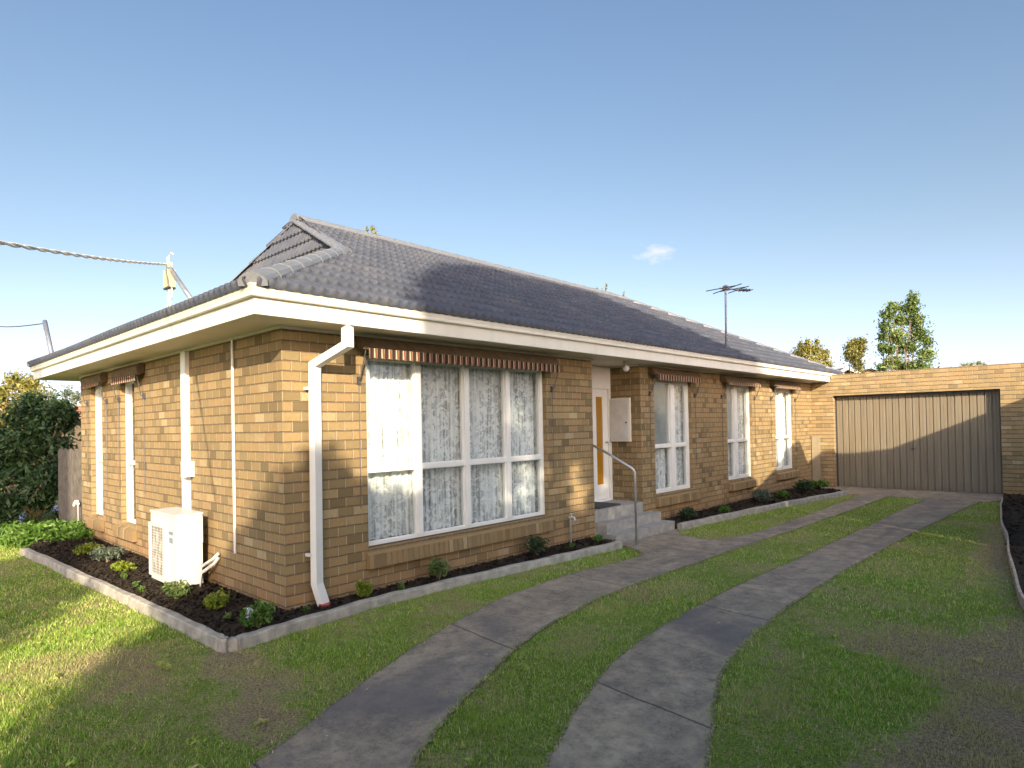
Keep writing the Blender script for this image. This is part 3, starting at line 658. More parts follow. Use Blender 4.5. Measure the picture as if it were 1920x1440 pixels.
# fascia and gutter swept round the eaves
OV = .435
def ring(x, y, dx, dy): return lambda a, b_: (x+dx*a, y+dy*a, b_)
path = [ring(-7.315, 14.2, -1, 1), ring(-7.315, -OV, -1, -1), ring(OV, -OV, 1, -1), ring(OV, 14.17, 1, 1)]
fa = MB(); fa.sweep([(-.03, 2.372), (-.03, 2.362), (-.006, 2.362), (-.006, 2.50)], path); fa.build('fascia', M['cream'], house)
gu = MB(); gu.sweep([(-.005, 2.490), (.018, 2.488), (.028, 2.496), (.030, 2.512), (.024, 2.517), (.026, 2.524), (.034, 2.548), (.034, 2.553), (.029, 2.557), (.038, 2.574), (.040, 2.584), (.030, 2.586), (.026, 2.580), (-.02, 2.575)], path); gu.build('gutter', M['cream'], house)

# downpipe on the sunny corner
dp = MB()
def rectpipe(mb, pts, wa, wb_):
    pts = [Vector(p) for p in pts]; h = Vector((-.335, -.12, 0)).normalized(); A = Vector((-h.y, h.x, 0)); n = len(pts); vs = []
    for i, p in enumerate(pts):
        t0 = (p-pts[i-1]).normalized() if i else (pts[1]-p).normalized(); t1 = (pts[i+1]-p).normalized() if i < n-1 else t0
        t_ = (t0+t1).normalized(); B = t_.cross(A).normalized(); k = 1/max(.5, t_.dot(t0))
        for a, b2 in ((-1, -1), (1, -1), (1, 1), (-1, 1)): vs.append(p+A*wa*a+B*wb_*k*b2)
    mb.add(vs, [(i*4+k, i*4+(k+1) % 4, (i+1)*4+(k+1) % 4, (i+1)*4+k) for i in range(n-1) for k in range(4)]+[(3, 2, 1, 0), tuple((n-1)*4+k for k in range(4))])
rectpipe(dp, [(.385, .395, 2.37), (.385, .395, 2.20), (.055, .275, 2.05), (.055, .272, 1.95), (.055, .262, .16), (.10, .30, -.03)], .042, .032)
dpo = dp.build('downpipe', M['white'], house)
b = MB(); b.box(.002, .06, .195, .225, 1.83, 1.855); b.build('pipe_bracket', M['white'], dpo); b = MB(); b.box(.002, .06, .185, .215, .40, .425); b.build('pipe_bracket', M['white'], dpo)
b = MB(); b.tube([(.105, .30, -.05), (.105, .30, -.005)], .05, 12); b.build('pipe_collar', simple('red_pvc', (.45, .10, .08), .6), dpo)
# left wall duct and conduit
b = MB(); b.box(-2.165, -2.035, -.045, -.001, .60, 2.345); dc = b.build('duct_cover', M['white'], house)
b = MB(); b.box(-2.03, -1.93, -.10, -.001, 1.02, 1.18); b.build('isolator_switch', M['white'], dc)
b = MB(); b.tube([(-1.93+.86+.14, -.016, 2.345), (-.93, -.016, .34)], .013, 8); b.build('conduit', M['white'], house)

# roof
PT = .500; CP = 1/math.sqrt(1+PT*PT); SP = PT*CP
def tiles(O, e, s, nrm, gauge, dmax, umin, umax, per=.105, lift=.042, d0=-.05, name='roof_tiles', parent=None, step=7):
    O, e, s, nrm = [np.array(a, float) for a in (O, e, s, nrm)]; Vs = []; Fs = []; off = 0; k = 0; dd = d0
    while dd < dmax-.02:
        d1 = min(dd+gauge, dmax); a, b_ = umin(max(dd, 0)), umax(max(dd, 0))
        if b_-a < .03: break
        u = np.arange(math.floor(a/per*step)*per/step, b_+per/step, per/step); n = len(u)
        ph = 2*np.pi*u/per+ (math.pi*0 if k % 2 else 0); prof = .027*np.clip(.5+.5*np.cos(ph), 0, 1)**1.6
        jt = .0035*np.sin(np.floor(u/per/2)*12.9+k*7.1)
        for (dv_, h) in ((dd, prof*.3-.006), (dd, prof+lift+jt), (dd+.012, prof+lift+.003+jt), (d1+.02, prof*1.0+.002)):
            uu = np.clip(u, umin(max(dv_, 0)), umax(max(dv_, 0)))
            Vs.append(O+uu[:, None]*e+dv_*s+np.asarray(h)[:, None]*nrm)
        for r_ in range(3):
            i = np.arange(n-1)+off+r_*n; Fs.append(np.stack([i, i+1, i+1+n, i+n], 1))
        off += 4*n; dd = d1; k += 1
    return np_mesh(name, np.concatenate(Vs), np.concatenate(Fs), M['roof'], parent, smooth=False)
roof = empty('roof', Vector((-3.44, 6, 2.6))-house.location, house)
RX = -3.44; YR0 = 2.04; YR1 = 10.3; HW = OV-RX; DL = HW/CP
GA = .335
# right slope: u = y
def r_min(d):
    x = d*CP; return -OV+x if x < 2.085 else 1.65+(x-2.085)*.22
tiles((OV, 0, 2.585), (0, 1, 0), (-CP, 0, SP), (SP, 0, CP), GA, DL, r_min, lambda d: 14.17-d*CP, parent=roof, name='tiles')
tiles((-7.315, 0, 2.585), (0, 1, 0), (CP, 0, SP), (-SP, 0, CP), GA, DL, r_min, lambda d: 14.17-d*CP, parent=roof, name='tiles', step=5)
tiles((0, -OV, 2.585), (1, 0, 0), (0, CP, SP), (0, -SP, CP), GA, 2.085/CP, lambda d: -7.315+d*CP, lambda d: OV-d*CP, parent=roof, name='tiles')
tiles((0, 14.17, 2.585), (1, 0, 0), (0, -CP, SP), (0, SP, CP), GA, DL, lambda d: -7.315+d*CP, lambda d: OV-d*CP, parent=roof, name='tiles', step=5)
ZR = 2.585+HW*PT; HZ = 2.585+2.085*PT
gl = math.hypot(.97, .38); gs = (0, .38/gl, .97/gl); gn = (0, -.97/gl, .38/gl)
tiles((RX, 1.68, HZ+.01), (1, 0, 0), gs, gn, .222, gl*.97, lambda d: -1.80*(1-d/gl), lambda d: 1.80*(1-d/gl), parent=roof, name='gablet_face', lift=.035, d0=-.02)
def caps(p0, p1, r=.105, L=.34, name='ridge_capping', flat=.75, up=.0):
    p0, p1 = Vector(p0), Vector(p1); t = (p1-p0); n = max(1, round(t.length/L)); L = t.length/n; t.normalize()
    side = t.cross(Vector((0, 0, 1))).normalized(); nn = side.cross(t).normalized(); mb = MB(); K = 9
    for i in range(n):
        a = p0+t*(i*L-.02); b_ = p0+t*((i+1)*L+.01); vs = []
        for q, rr in ((a, r*1.10), (a, r*1.02), (b_, r*.93)):
            for k in range(K):
                an = math.pi*(-.08+1.16*k/(K-1)); vs.append(q+side*math.cos(an)*rr+nn*(math.sin(an)*rr*flat-.02+up))
        fs = [(j*K+k, j*K+k+1, (j+1)*K+k+1, (j+1)*K+k) for j in (1,) for k in range(K-1)]+[tuple(range(K, 2*K))]
        mb.add(vs, fs)
    mb.build(name, M['cap'], roof, smooth=False)
caps((RX, YR0-.06, ZR+.03), (RX, YR1, ZR+.03)); 
HZ = 2.585+2.085*PT
caps((OV+.0, -OV, 2.61), (-1.66, 1.64, HZ+.03), r=.11); caps((-7.315, -OV, 2.61), (-5.22, 1.64, HZ+.03), r=.11)
caps((OV, 14.17, 2.60), (RX, YR1, ZR+.03)); caps((-7.315, 14.17, 2.60), (RX, YR1, ZR+.03))
caps((-1.62, 1.64, HZ+.04), (RX, YR0-.0, ZR+.01), r=.10, flat=.45); caps((-5.26, 1.64, HZ+.04), (RX, YR0-.0, ZR+.01), r=.07, flat=.4)
b = MB(); b.tube([(OV-.03, -OV+.02, 2.57), (OV-.06, -OV+.06, 2.66), (OV-.10, -OV+.10, 2.69)], [.06, .05, .02], 8); b.build('hip_end_mortar', M['conduit_box'], roof)

# ------------------------------------------------------------------ steps, mat, handrail
st = MB(); st.box(-RD+.001, 0.0, REC[0]+.002, REC[1]-.002, -.14, .31); st.box(.001, .185, 4.44, 5.86, -.14, .155); st.box(.186, .36, 4.40, 5.95, -.14, .02)
so = st.build('front_steps', M['concrete_step']); tag(so, 'three worn grey concrete steps up to the front door', 'steps')
b = MB(); b.box(-.50, -.06, 4.62, 5.16, .312, .33); tag(b.build('door_mat', M['mat']), 'dark rubber mat lying on the top step before the door', 'doormat')
b = MB()
pts = [(.60, 4.50, -.12), (.60, 4.50, .80), (.598, 4.497, .85), (.585, 4.485, .885), (.56, 4.47, .91), (.30, 4.43, 1.06), (.02, 4.40, 1.20)]
b.tube(pts, .017, 10); ho = b.build('handrail', M['grey_metal'], smooth=True); tag(ho, 'bent galvanised pipe handrail beside the front steps', 'handrail')
b = MB(); b.tube([(.60, 4.50, -.095), (.60, 4.50, -.088)], .045, 12); b.build('base_plate', M['grey_metal'], ho)
tp_ = empty('garden_tap', (.05, 3.83, -.1)); tag(tp_, 'small white garden tap on a pipe against the brick wall', 'tap')
b = MB(); b.tube([(.05, 3.83, -.05), (.05, 3.83, .30)], .010, 8); b.build('riser_pipe', M['grey_metal'], tp_)
b = MB(); b.tube([(.03, 3.83, .30), (.11, 3.83, .305), (.125, 3.83, .27)], .013, 8); b.tube([(.07, 3.83, .31), (.07, 3.83, .345)], .008, 6); b.box(.045, .095, 3.822, 3.838, .345, .355); b.build('tap_head', M['trim'], tp_)

# ------------------------------------------------------------------ air conditioner
ac = empty('air_conditioner', (-1.85, -.24, -.03)); tag(ac, 'cream outdoor air conditioner unit standing in the mulch', 'air conditioner')
AX0, AX1, AY0, AY1, AZ0, AZ1 = -2.12, -1.44, -.375, -.115, .005, .70
b = MB(); b.box(AX0, AX1, AY0+.012, AY1, AZ0, AZ1-.02)
b.box(AX0-.006, AX1+.006, AY0+.004, AY1+.006, AZ1-.019, AZ1)
b.box(AX0, AX0+.03, AY0-.012, AY0+.011, AZ0+.04, AZ1-.12); b.box(AX1-.27, AX1-.22, AY0-.012, AY0+.011, AZ0+.04, AZ1-.12)
b.box(AX0+.031, AX1-.271, AY0-.012, AY0+.011, AZ1-.15, AZ1-.12); b.box(AX0+.031, AX1-.271, AY0-.012, AY0+.011, AZ0+.04, AZ0+.07)
casing = b.build('casing', M['ac'], ac)
b = MB()
cx, cz = (AX0+.03+AX1-.27)/2, (AZ0+.04+AZ1-.12)/2
gx0, gx1, gz0, gz1 = AX0+.033, AX1-.273, AZ0+.073, AZ1-.153
for k in range(1, 17): zz = gz0+(gz1-gz0)*k/17; b.tube([(gx0, AY0-.006, zz), (gx1, AY0-.006, zz)], .0018, 4)
for k in range(1, 9): xx = gx0+(gx1-gx0)*k/9; b.tube([(xx, AY0-.003, gz0), (xx, AY0-.003, gz1)], .0022, 4)
b.build('fan_grille', M['trim'], ac)
b = MB(); b.box(AX0+.032, AX1-.272, AY0+.006, AY0+.0115, AZ0+.072, AZ1-.152); b.build('fan_shade_plate', simple('fan_shadow', (.12, .12, .10), .6), ac)  # dark plate; shade inside the fan opening put into its colour
b = MB()
for k in range(5):
    a = k*2*math.pi/5; b.add([(cx+.02*math.cos(a), AY0+.003, cz+.02*math.sin(a)), (cx+.16*math.cos(a-.1), AY0+.005, cz+.2*math.sin(a-.1)), (cx+.16*math.cos(a+.7), AY0+.001, cz+.2*math.sin(a+.7))], [(0, 1, 2)])
b.build('fan_blades', simple('fan_grey', (.30, .30, .27), .5), ac)
b = MB(); b.box(AX1-.16, AX1-.05, AY0+.006, AY0+.0115, .50, .53); b.box(AX1-.15, AX1-.06, AY0+.006, AY0+.0115, .42, .47); b.build('badge', simple('badge_grey', (.18, .24, .27), .5), ac)
b = MB(); b.box(AX1+.001, AX1+.012, -.20, -.115, .40, .66); b.build('valve_cover', M['ac'], ac)
b = MB(); b.box(AX1+.001, AX1+.003, -.29, -.19, .585, .605); b.build('grip_recess', M['trim'], ac)
b = MB(); b.box(AX1+.001, AX1+.0025, -.27, -.21, .47, .53); b.build('rating_sticker', M['trim'], ac)
b = MB(); b.tube([(AX1, -.13, .16), (AX1+.05, -.12, .19), (AX1+.12, -.06, .25), (AX1+.15, -.02, .30)], .016, 8); b.tube([(AX1, -.13, .10), (AX1+.07, -.12, .14), (AX1+.13, -.06, .20), (AX1+.15, -.02, .26)], .018, 8)
b.tube([(AX1+.01, -.14, .2), (AX1+.03, -.14, .12), (AX1+.02, -.15, -.03)], .008, 6); b.build('refrigerant_pipes', M['trim'], ac, True)
for xa in (AX0+.06, AX1-.12): b = MB(); b.box(xa, xa+.06, AY0, AY1, -.05, AZ0-.002); b.build('foot', M['black'], ac)

# ------------------------------------------------------------------ service masts, cables, antenna
def px(x, y, axis, val):
    v = fw2 + CR*((x-960)/F) - CU*((y-CY)/F); t = (val-CAM[axis])/v[axis]; return CAM+v*t
foot = Vector((-.99, -.33, 2.66)); top = Vector((-1.62, -.33, 3.12))
sm = empty('service_mast', foot); tag(sm, 'short leaning service mast with a cream junction box above the gutter', 'service mast')
b = MB(); b.tube([foot-(top-foot)*.08, top], .022, 8); b.build('mast_pipe', M['grey_metal'], sm, True)
jc = px(318, 520, 1, -.33)
b = MB(); b.box(jc.x-.065, jc.x+.05, jc.y-.035, jc.y+.035, jc.z-.10, jc.z+.07); b.box(top.x+.0, top.x+.045, jc.y-.02, jc.y+.02, top.z-.12, top.z+.03); b.build('junction_box', M['conduit_box'], sm)
b = MB(); b.box(jc.x-.067, jc.x+.052, jc.y-.037, jc.y+.037, jc.z-.117, jc.z-.102); b.build('box_base', M['black'], sm)
b = MB()
for k, (dx, dz) in enumerate(((-.055, -.30), (-.02, -.30), (.03, -.24))):
    b = MB(); b.tube([(jc.x+.055-k*.02, jc.y-.01*k, jc.z-.11), (jc.x+.05-k*.02, jc.y, jc.z-.20), (jc.x+.0, jc.y, jc.z-.31+k*.02), (jc.x-.05, jc.y, jc.z-.33+k*.02), (jc.x-.05, jc.y, jc.z-.12)], .007, 6); b.build('drip_loop', M['cable'], sm, True)
b = MB()
b.tube([(top.x+.03, jc.y, top.z+.05), (top.x+.03, jc.y, top.z+.10), (top.x+.08, jc.y, top.z+.115), (top.x+.13, jc.y, top.z+.09)], .006, 6); b.tube([(jc.x+.0, jc.y, jc.z+.1), (jc.x-.03, jc.y, jc.z+.2)], .016, 6)
b.build('cable_tail', M['cable'], sm, True)
A = px(313, 496, 1, -.33); B = px(-60, 445, 1, -2.2); b = MB()
for s in (0, math.pi):
    pts = []
    for i in range(161):
        t = i/160; p = A.lerp(B, t); p.z -= .02*math.sin(math.pi*t); an = t*46*math.pi/2+s; pts.append(p+Vector((0, .006*math.cos(an), .006*math.sin(an))))
    b.tube(pts, .0065, 6)
tag(b.build('overhead_cable', M['cable'], smooth=True), 'thick twisted white overhead cable running left from the junction box', 'cable')
f2 = px(98, 668, 1, -.2); t2 = px(84, 602, 1, -.2)
b = MB(); b.tube([f2-(t2-f2)*.1, t2], .034, 8); m2 = b.build('service_mast', M['dirty_blue'], smooth=True); tag(m2, 'bare dark service mast at the far left end of the roof', 'service mast')
b = MB(); b.tube([t2+Vector((-.05, 0, -.02)), t2+Vector((-.14, 0, -.10)), t2+Vector((-.02, 0, -.14))], .012, 6); b.build('cable_hook', M['grey_metal'], m2)
A = t2+Vector((-.06, 0, -.03)); B = px(-70, 599, 1, -.8); b = MB(); b.tube([A.lerp(B, i/12)-Vector((0, 0, .10*math.sin(math.pi*i/12))) for i in range(13)], .010, 5)
tag(b.build('overhead_cable', M['dark_metal'], smooth=True), 'thin grey overhead cable at the far left mast', 'cable')
an_ = empty('tv_antenna', (.12, 8.4, 2.65)); tag(an_, 'rooftop television antenna on a thin pole', 'antenna')
b = MB(); b.tube([(.12, 8.4, 2.60), (.14, 8.4, 3.95)], .020, 8); b.build('pole', M['dirty_blue'], an_, True)
bd = Vector((.5, .866, -.02)); bc0 = Vector((.14, 8.40, 3.88)); b = MB(); b.tube([bc0-bd*.12, bc0+bd*.52], .016, 6); b.build('boom', M['dark_metal'], an_)
for i, s_p in enumerate((-.10, .03, .15, .27, .32, .36, .40, .44, .48, .51)):
    L = (.33, .31, .27, .22, .10, .09, .09, .08, .08, .07)[i]; c_e = bc0+bd*s_p; ev = Vector((.97, -.24, .10 if i % 2 else -.04))
    b = MB(); b.tube([c_e-ev*L, c_e+ev*L], .009, 5); b.build('element', M['dark_metal'], an_)
b = MB(); b.box(.10, .18, 8.36, 8.44, 3.86, 3.93); b.build('mount_clamp', M['dark_metal'], an_)

# ------------------------------------------------------------------ garage
ga = empty('garage', (2, 13.3, -.1)); tag(ga, 'flat-topped tan brick garage closing the driveway', 'garage')
gb_ = MB(); gf = lambda u, v, dpt: (u, YE+dpt, v)
wall_cells(gb_, [(.48, 3.58, -.16, 2.03)], gf, .0, 9.0, -.16, 2.36, .23); wall_cells(gb_, [], gf, .45, 9.0, 2.36, 2.525, .1)
gb_.quad((.45, YE, 2.525), (9, YE, 2.525), (9, YE+.23, 2.525), (.45, YE+.23, 2.525)); gb_.quad((.45, YE+.23, 2.3), (9, YE+.23, 2.3), (9, YE+.23, 2.525), (.45, YE+.23, 2.525)) 
gb_.quad((.45, YE, 2.36), (.45, YE+.23, 2.36), (.45, YE+.23, 2.525), (.45, YE, 2.525)); gb_.build('wall', M['brick_garage'], ga)
b = MB(); b.box(.2, 9, YE+.24, 19, 2.22, 2.30); b.build('flat_roof', M['dark_metal'], ga)
gd = empty('garage_door', Vector((2.03, YE+.2, -.1))-ga.location, ga)
N = 24; x0, x1 = .50, 3.56; p = (x1-x0)/N; b = MB(); pr = []
for i in range(N):
    a = x0+i*p; pr += [(a, .0), (a+.10*p, -.018), (a+.48*p, -.018), (a+.50*p, -.012), (a+.52*p, -.018), (a+.88*p, -.018), (a+.94*p, .0)]
pr.append((x1, 0)); n = len(pr); yb = YE+.19
vs = [(x, yb+dy, z) for z in (-.085, 1.985) for x, dy in pr]; b.add(vs, [(i, i+1, n+i+1, n+i) for i in range(n-1)]); b.build('ribbed_panel', M['gdoor'], gd)
b = MB(); b.box(.482, .5, YE+.15, YE+.215, -.1, 2.02); b.box(3.56, 3.578, YE+.15, YE+.215, -.1, 2.02); b.box(.5, 3.56, YE+.16, YE+.215, 1.988, 2.02); b.build('door_frame', M['dark_metal'], gd)
b = MB(); b.box(1.99, 2.08, yb-.040, yb-.02, .80, .82); b.build('door_handle', M['dark_metal'], gd)
b = MB(); b.box(.2, 3.8, YE+.232, YE+.25, -.15, 2.3); b.build('lining', M['dark_room'], ga)
b = MB(); b.prism([(.02, 13.19), (.19, 13.22), (.19, 13.27), (.02, 13.24)], -.10, 1.10); tag(b.build('side_gate', simple('beige_board', (.27, .22, .14), .7, var=.1)), 'narrow beige gate board standing in the corner between house and garage', 'gate')

# ------------------------------------------------------------------ foliage
def leaves(c, rad, n, size, shell=.55, seed=0, squash=1.0, up=.0):
    r_ = np.random.default_rng(seed); d_ = r_.normal(size=(n, 3)); d_ /= np.linalg.norm(d_, axis=1)[:, None]
    rr = (shell+(1-shell)*r_.uniform(0, 1, n)**.6) if shell >= 0 else np.abs(r_.normal(0, .62, n))+.12
    P = np.array(c)+d_*rr[:, None]*np.array(rad)
    a = r_.normal(size=(n, 3)); a = a-d_*(a*d_).sum(1)[:, None]*.5; a[:, 2] += up; a /= np.linalg.norm(a, axis=1)[:, None]
    b_ = np.cross(a, r_.normal(size=(n, 3))); b_ /= np.linalg.norm(b_, axis=1)[:, None]
    s = (size*r_.uniform(.6, 1.4, n))[:, None]
    V = np.stack([P-a*s, P+b_*s*.42, P+a*s, P-b_*s*.42], 1).reshape(-1, 3)
    return V, np.repeat(np.clip(r_.normal(.5, .22, n), 0, 1), 4)
def foliage(name, blobs, mat, parent, seed=1):
    Vs, A = [], []
    for i, bl in enumerate(blobs):
        V, a = leaves(*bl, seed=seed*100+i); Vs.append(V); A.append(np.clip(a+.18*math.sin(i*2.3+seed), 0, 1))
    V = np.concatenate(Vs); return np_mesh(name, V, np.arange(len(V)).reshape(-1, 4), mat, parent, attr=np.concatenate(A))
def branchy(name, base, tips, r0, parent):
    b = MB(); base = Vector(base)
    for i, t in enumerate(tips):
        t = Vector(t); m = base.lerp(t, .5)+Vector((random.uniform(-.05, .05)*(t-base).length, random.uniform(-.05, .05)*(t-base).length, 0)); b.tube([base, m, t], [r0, r0*.6, r0*.2], 7)
    return b.build(name, M['bark'], parent, True)
def at(x, y, dist):
    return CAM+(fw2 + CR*((x-960)/F) - CU*((y-CY)/F))*dist
def tree(name, pxs, dist, lpx, mat, label, n=900, seed=1, group=None, base_y=800, leaf=None, cat='tree', dens=1.0, trunk_r=None, shell=-1):
    """pxs: crown clumps as (photo x, photo y, rx px, ry px) placed at one real distance and depth-spread around it"""
    k = dist/F; r_ = random.Random(seed); cx_ = sum(p[0] for p in pxs)/len(pxs)
    b0 = at(cx_, base_y, dist); b0.z = GZ-.05; t = empty(name, b0); tag(t, label, cat, group)
    blobs = []; tips = []
    tot = sum(p[2]*p[3] for p in pxs)
    for (x, y, rx, ry) in pxs:
        dd = dist+r_.uniform(-.5, .5)*rx*k*1.2; c = at(x, y, dd); tips.append(c)
        m = max(30, int(n*rx*ry/tot))
        blobs.append(((c.x, c.y, c.z), (rx*k, rx*k, ry*k), m, lpx*k, shell))
    foliage('crown', blobs, M[mat], t, seed); branchy('trunk', b0, tips, trunk_r or .05*max(p[3] for p in pxs)*k+.03, t); return t
def rclumps(x0, x1, y0, y1, n, r0, r1, seed, inside=lambda u, v: True):
    r_ = random.Random(seed); out = []
    while len(out) < n:
        u, v = r_.random(), r_.random()
        if inside(u, v): r = r_.uniform(r0, r1); out.append((x0+(x1-x0)*u, y0+(y1-y0)*v, r, r*r_.uniform(.8, 1.1)))
    return out
cone = lambda u, v: abs(u-.5) < .20+.36*v or False
tall = [(1712, 562, 9, 14), (1708, 580, 14, 14), (1718, 600, 14, 14), (1722, 625, 17, 16), (1738, 640, 10, 10), (1735, 665, 16, 15), (1722, 690, 24, 14),
        (1690, 600, 14, 12), (1672, 575, 9, 9), (1665, 590, 13, 12), (1688, 578, 8, 8), (1660, 612, 12, 12), (1655, 632, 10, 9), (1680, 630, 18, 15), (1700, 650, 18, 16), (1664, 655, 14, 11), (1672, 680, 18, 12), (1700, 690, 20, 14), (1652, 650, 8, 6), (1654, 690, 12, 7)]
tree('tall_tree', tall, 26, 3.0, 'leaf_mid', 'tallest tree, pointed leafy crown above the garage roofline', 15000, 3)
tree('round_tree', [(1606, 642, 13, 9), (1596, 650, 11, 9), (1614, 655, 11, 12), (1600, 668, 14, 12), (1590, 662, 7, 9), (1608, 685, 12, 12), (1618, 640, 6, 6)], 30, 2.6, 'leaf_olive', 'small rounded olive-green tree beside the tallest tree', 5000, 5)
tree('bushy_tree', [(1512, 655, 10, 14), (1497, 665, 12, 12), (1530, 655, 10, 12), (1545, 668, 10, 14), (1480, 670, 12, 7), (1520, 678, 16, 14), (1552, 685, 10, 10), (1500, 648, 4, 9), (1532, 640, 4, 6), (1514, 642, 4, 7)], 24, 2.6, 'leaf_olive', 'yellow-green spiky bush tree rising behind the end of the tiled roof', 6000, 8)
tree('distant_tree', [(1808, 686, 10, 8), (1820, 684, 9, 7), (1834, 681, 10, 8), (1845, 684, 7, 6)], 60, 1.6, 'leaf_olive', 'distant tree top just above the garage parapet', 600, 11)
tree('distant_tree', [(688, 432, 6, 8), (698, 430, 7, 12), (703, 438, 6, 8), (690, 445, 12, 8)], 34, 2.4, 'leaf_olive', 'yellowish tree tip poking above the ridge of the roof near the gablet', 260, 12)
tree('distant_tree', [(1119, 543, 4, 6), (1135, 543, 6, 6), (1137, 535, 2, 5), (1170, 553, 4, 6), (1128, 552, 16, 6)], 40, 2.0, 'leaf_olive', 'sparse tree tips along the middle of the roof ridge', 200, 13)
tree('garden_tree', rclumps(-40, 70, 705, 800, 26, 14, 24, 21, lambda u, v: v > .35-.3*u or u > .5), 22, 4.0, 'leaf_olive', 'sunny yellow-green tree at the far left edge behind the dark one', 8000, 21)
tree('hazy_tree', rclumps(70, 150, 735, 790, 10, 12, 20, 22), 45, 3.0, 'leaf_grey', 'pale grey-green tree glimpsed under the left eave', 2000, 22)
tree('evergreen_tree', rclumps(-10, 138, 742, 890, 64, 14, 25, 24, lambda u, v: v > .03+1.6*(u-.6)**2 and not (u > .78 and v > .5))+[(20, 880, 30, 30), (70, 900, 40, 34), (110, 850, 30, 40), (60, 830, 34, 34), (96, 860, 16, 40)], 12.5, 5.5, 'leaf_dark', 'dense dark evergreen tree left of the house', 22000, 24, base_y=980)
tree('understorey_shrub', rclumps(-20, 92, 890, 975, 22, 14, 24, 26), 11.5, 5.5, 'leaf_dark', 'dark shrub mass beneath the evergreen at the left', 7000, 26, base_y=1000, cat='shrub')
# ground cover at the far left
b_gc = []
for i in range(26):
    u = i/25; c = px(-10+u*150, 1008-8*u+6*math.sin(i*1.9), 2, .02); b_gc.append(((c.x, c.y+.15, .02+.05*math.sin(i)), (.28, .22, .16), 170, .035, .2))
o = foliage('ground_cover', b_gc, M['leaf_bright'], None, 31); tag(o, 'low leafy ground cover along the left garden edge', 'ground cover', kind='stuff')
# agapanthus with drooping blue flowers
def agap(x, y, fx, fy, lab, seed):
    c = px(x, y, 2, -.08); t = empty('agapanthus', c); tag(t, lab, 'plant', 'blue agapanthus under the left tree')
    r_ = random.Random(seed); b = MB()
    for i in range(34):
        a = r_.uniform(0, 6.28); L = r_.uniform(.2, .42); h = r_.uniform(.15, .32); dx, dy = math.cos(a), math.sin(a); pts = [c+Vector((dx*L*s, dy*L*s, h*math.sin(s*2.2))) for s in (0, .35, .7, 1)]
        w_ = .014; sd_ = Vector((-dy, dx, 0)); vs = []
        for s, p_ in zip((1, 1, .8, .1), pts): vs += [p_-sd_*w_*s, p_+sd_*w_*s]
        b.add(vs, [(0, 1, 3, 2), (2, 3, 5, 4), (4, 5, 7, 6)])
    me = b.build('leaves', M['leaf_mid'], t)
    f = px(fx, fy, 1, c.y); b = MB(); b.tube([c, c.lerp(f, .6)+Vector((.02, 0, .05)), f], .007, 5); b.build('stalk', M['leaf_bright'], t)
    foliage('flower', [((f.x, f.y, f.z-.02), (.085, .085, .10), 110, .022, .3)], M['petal_blue'], t, seed)
agap(112, 985, 108, 955, 'agapanthus with a tall blue flower head beside the fence', 2)
agap(60, 992, 45, 968, 'agapanthus with a low blue flower head, left of the taller one', 3)
t = empty('orange_plant', px(70, 985, 2, -.08)); tag(t, 'plant with orange stems between the two agapanthus clumps', 'plant')
c = t.location; b = MB()
for i in range(16):
    a = i*2.4; b.tube([c, c+Vector((.06*math.cos(a), .06*math.sin(a), .16)), c+Vector((.13*math.cos(a), .13*math.sin(a), .24+.06*math.sin(i*3)))], [.010, .008, .003], 5)
b.build('stems', M['leaf_brown'], t)

# shrubs in the beds
def shrub(x, y, r, h, mat, lab, n=420, lf=.022, seed=1, up=.3, blobs=5, flower=None, name='young_shrub', spiky=False):
    t = empty(name, (x, y, -.035)); tag(t, lab, 'shrub', 'young shrubs in the garden beds'); r_ = random.Random(seed); bl = []
    b = MB()
    for i in range(9):
        a = r_.uniform(0, 6.28); q = r*.7*r_.random(); tp = Vector((x+q*math.cos(a), y+q*math.sin(a), -.035+h*r_.uniform(.5, .95))); b.tube([(x, y, -.045), tp], [.006, .002], 5)
    b.build('stems', M['bark'], t)
    for i in range(blobs):
        a = i*2.4+seed; q = r*.45; k = r_.uniform(.55, .8)
        bl.append(((x+q*math.cos(a), y+q*math.sin(a), -.035+h*r_.uniform(.40, .66)), (r*k, r*k, h*.40), n//blobs, lf, .15, 0, 1.0, up) if False else ((x+q*math.cos(a), y+q*math.sin(a), -.035+h*r_.uniform(.40, .66)), (r*k, r*k, h*.38), n//blobs, lf, .15))
    foliage('leaves', bl, M[mat], t, seed)
    if flower: foliage('flowers', [((x+.02, y-r*.6, -.035+h*.7), (.035, .03, .05), 26, .018, .2)], M['petal_white'], t, seed)
    return t
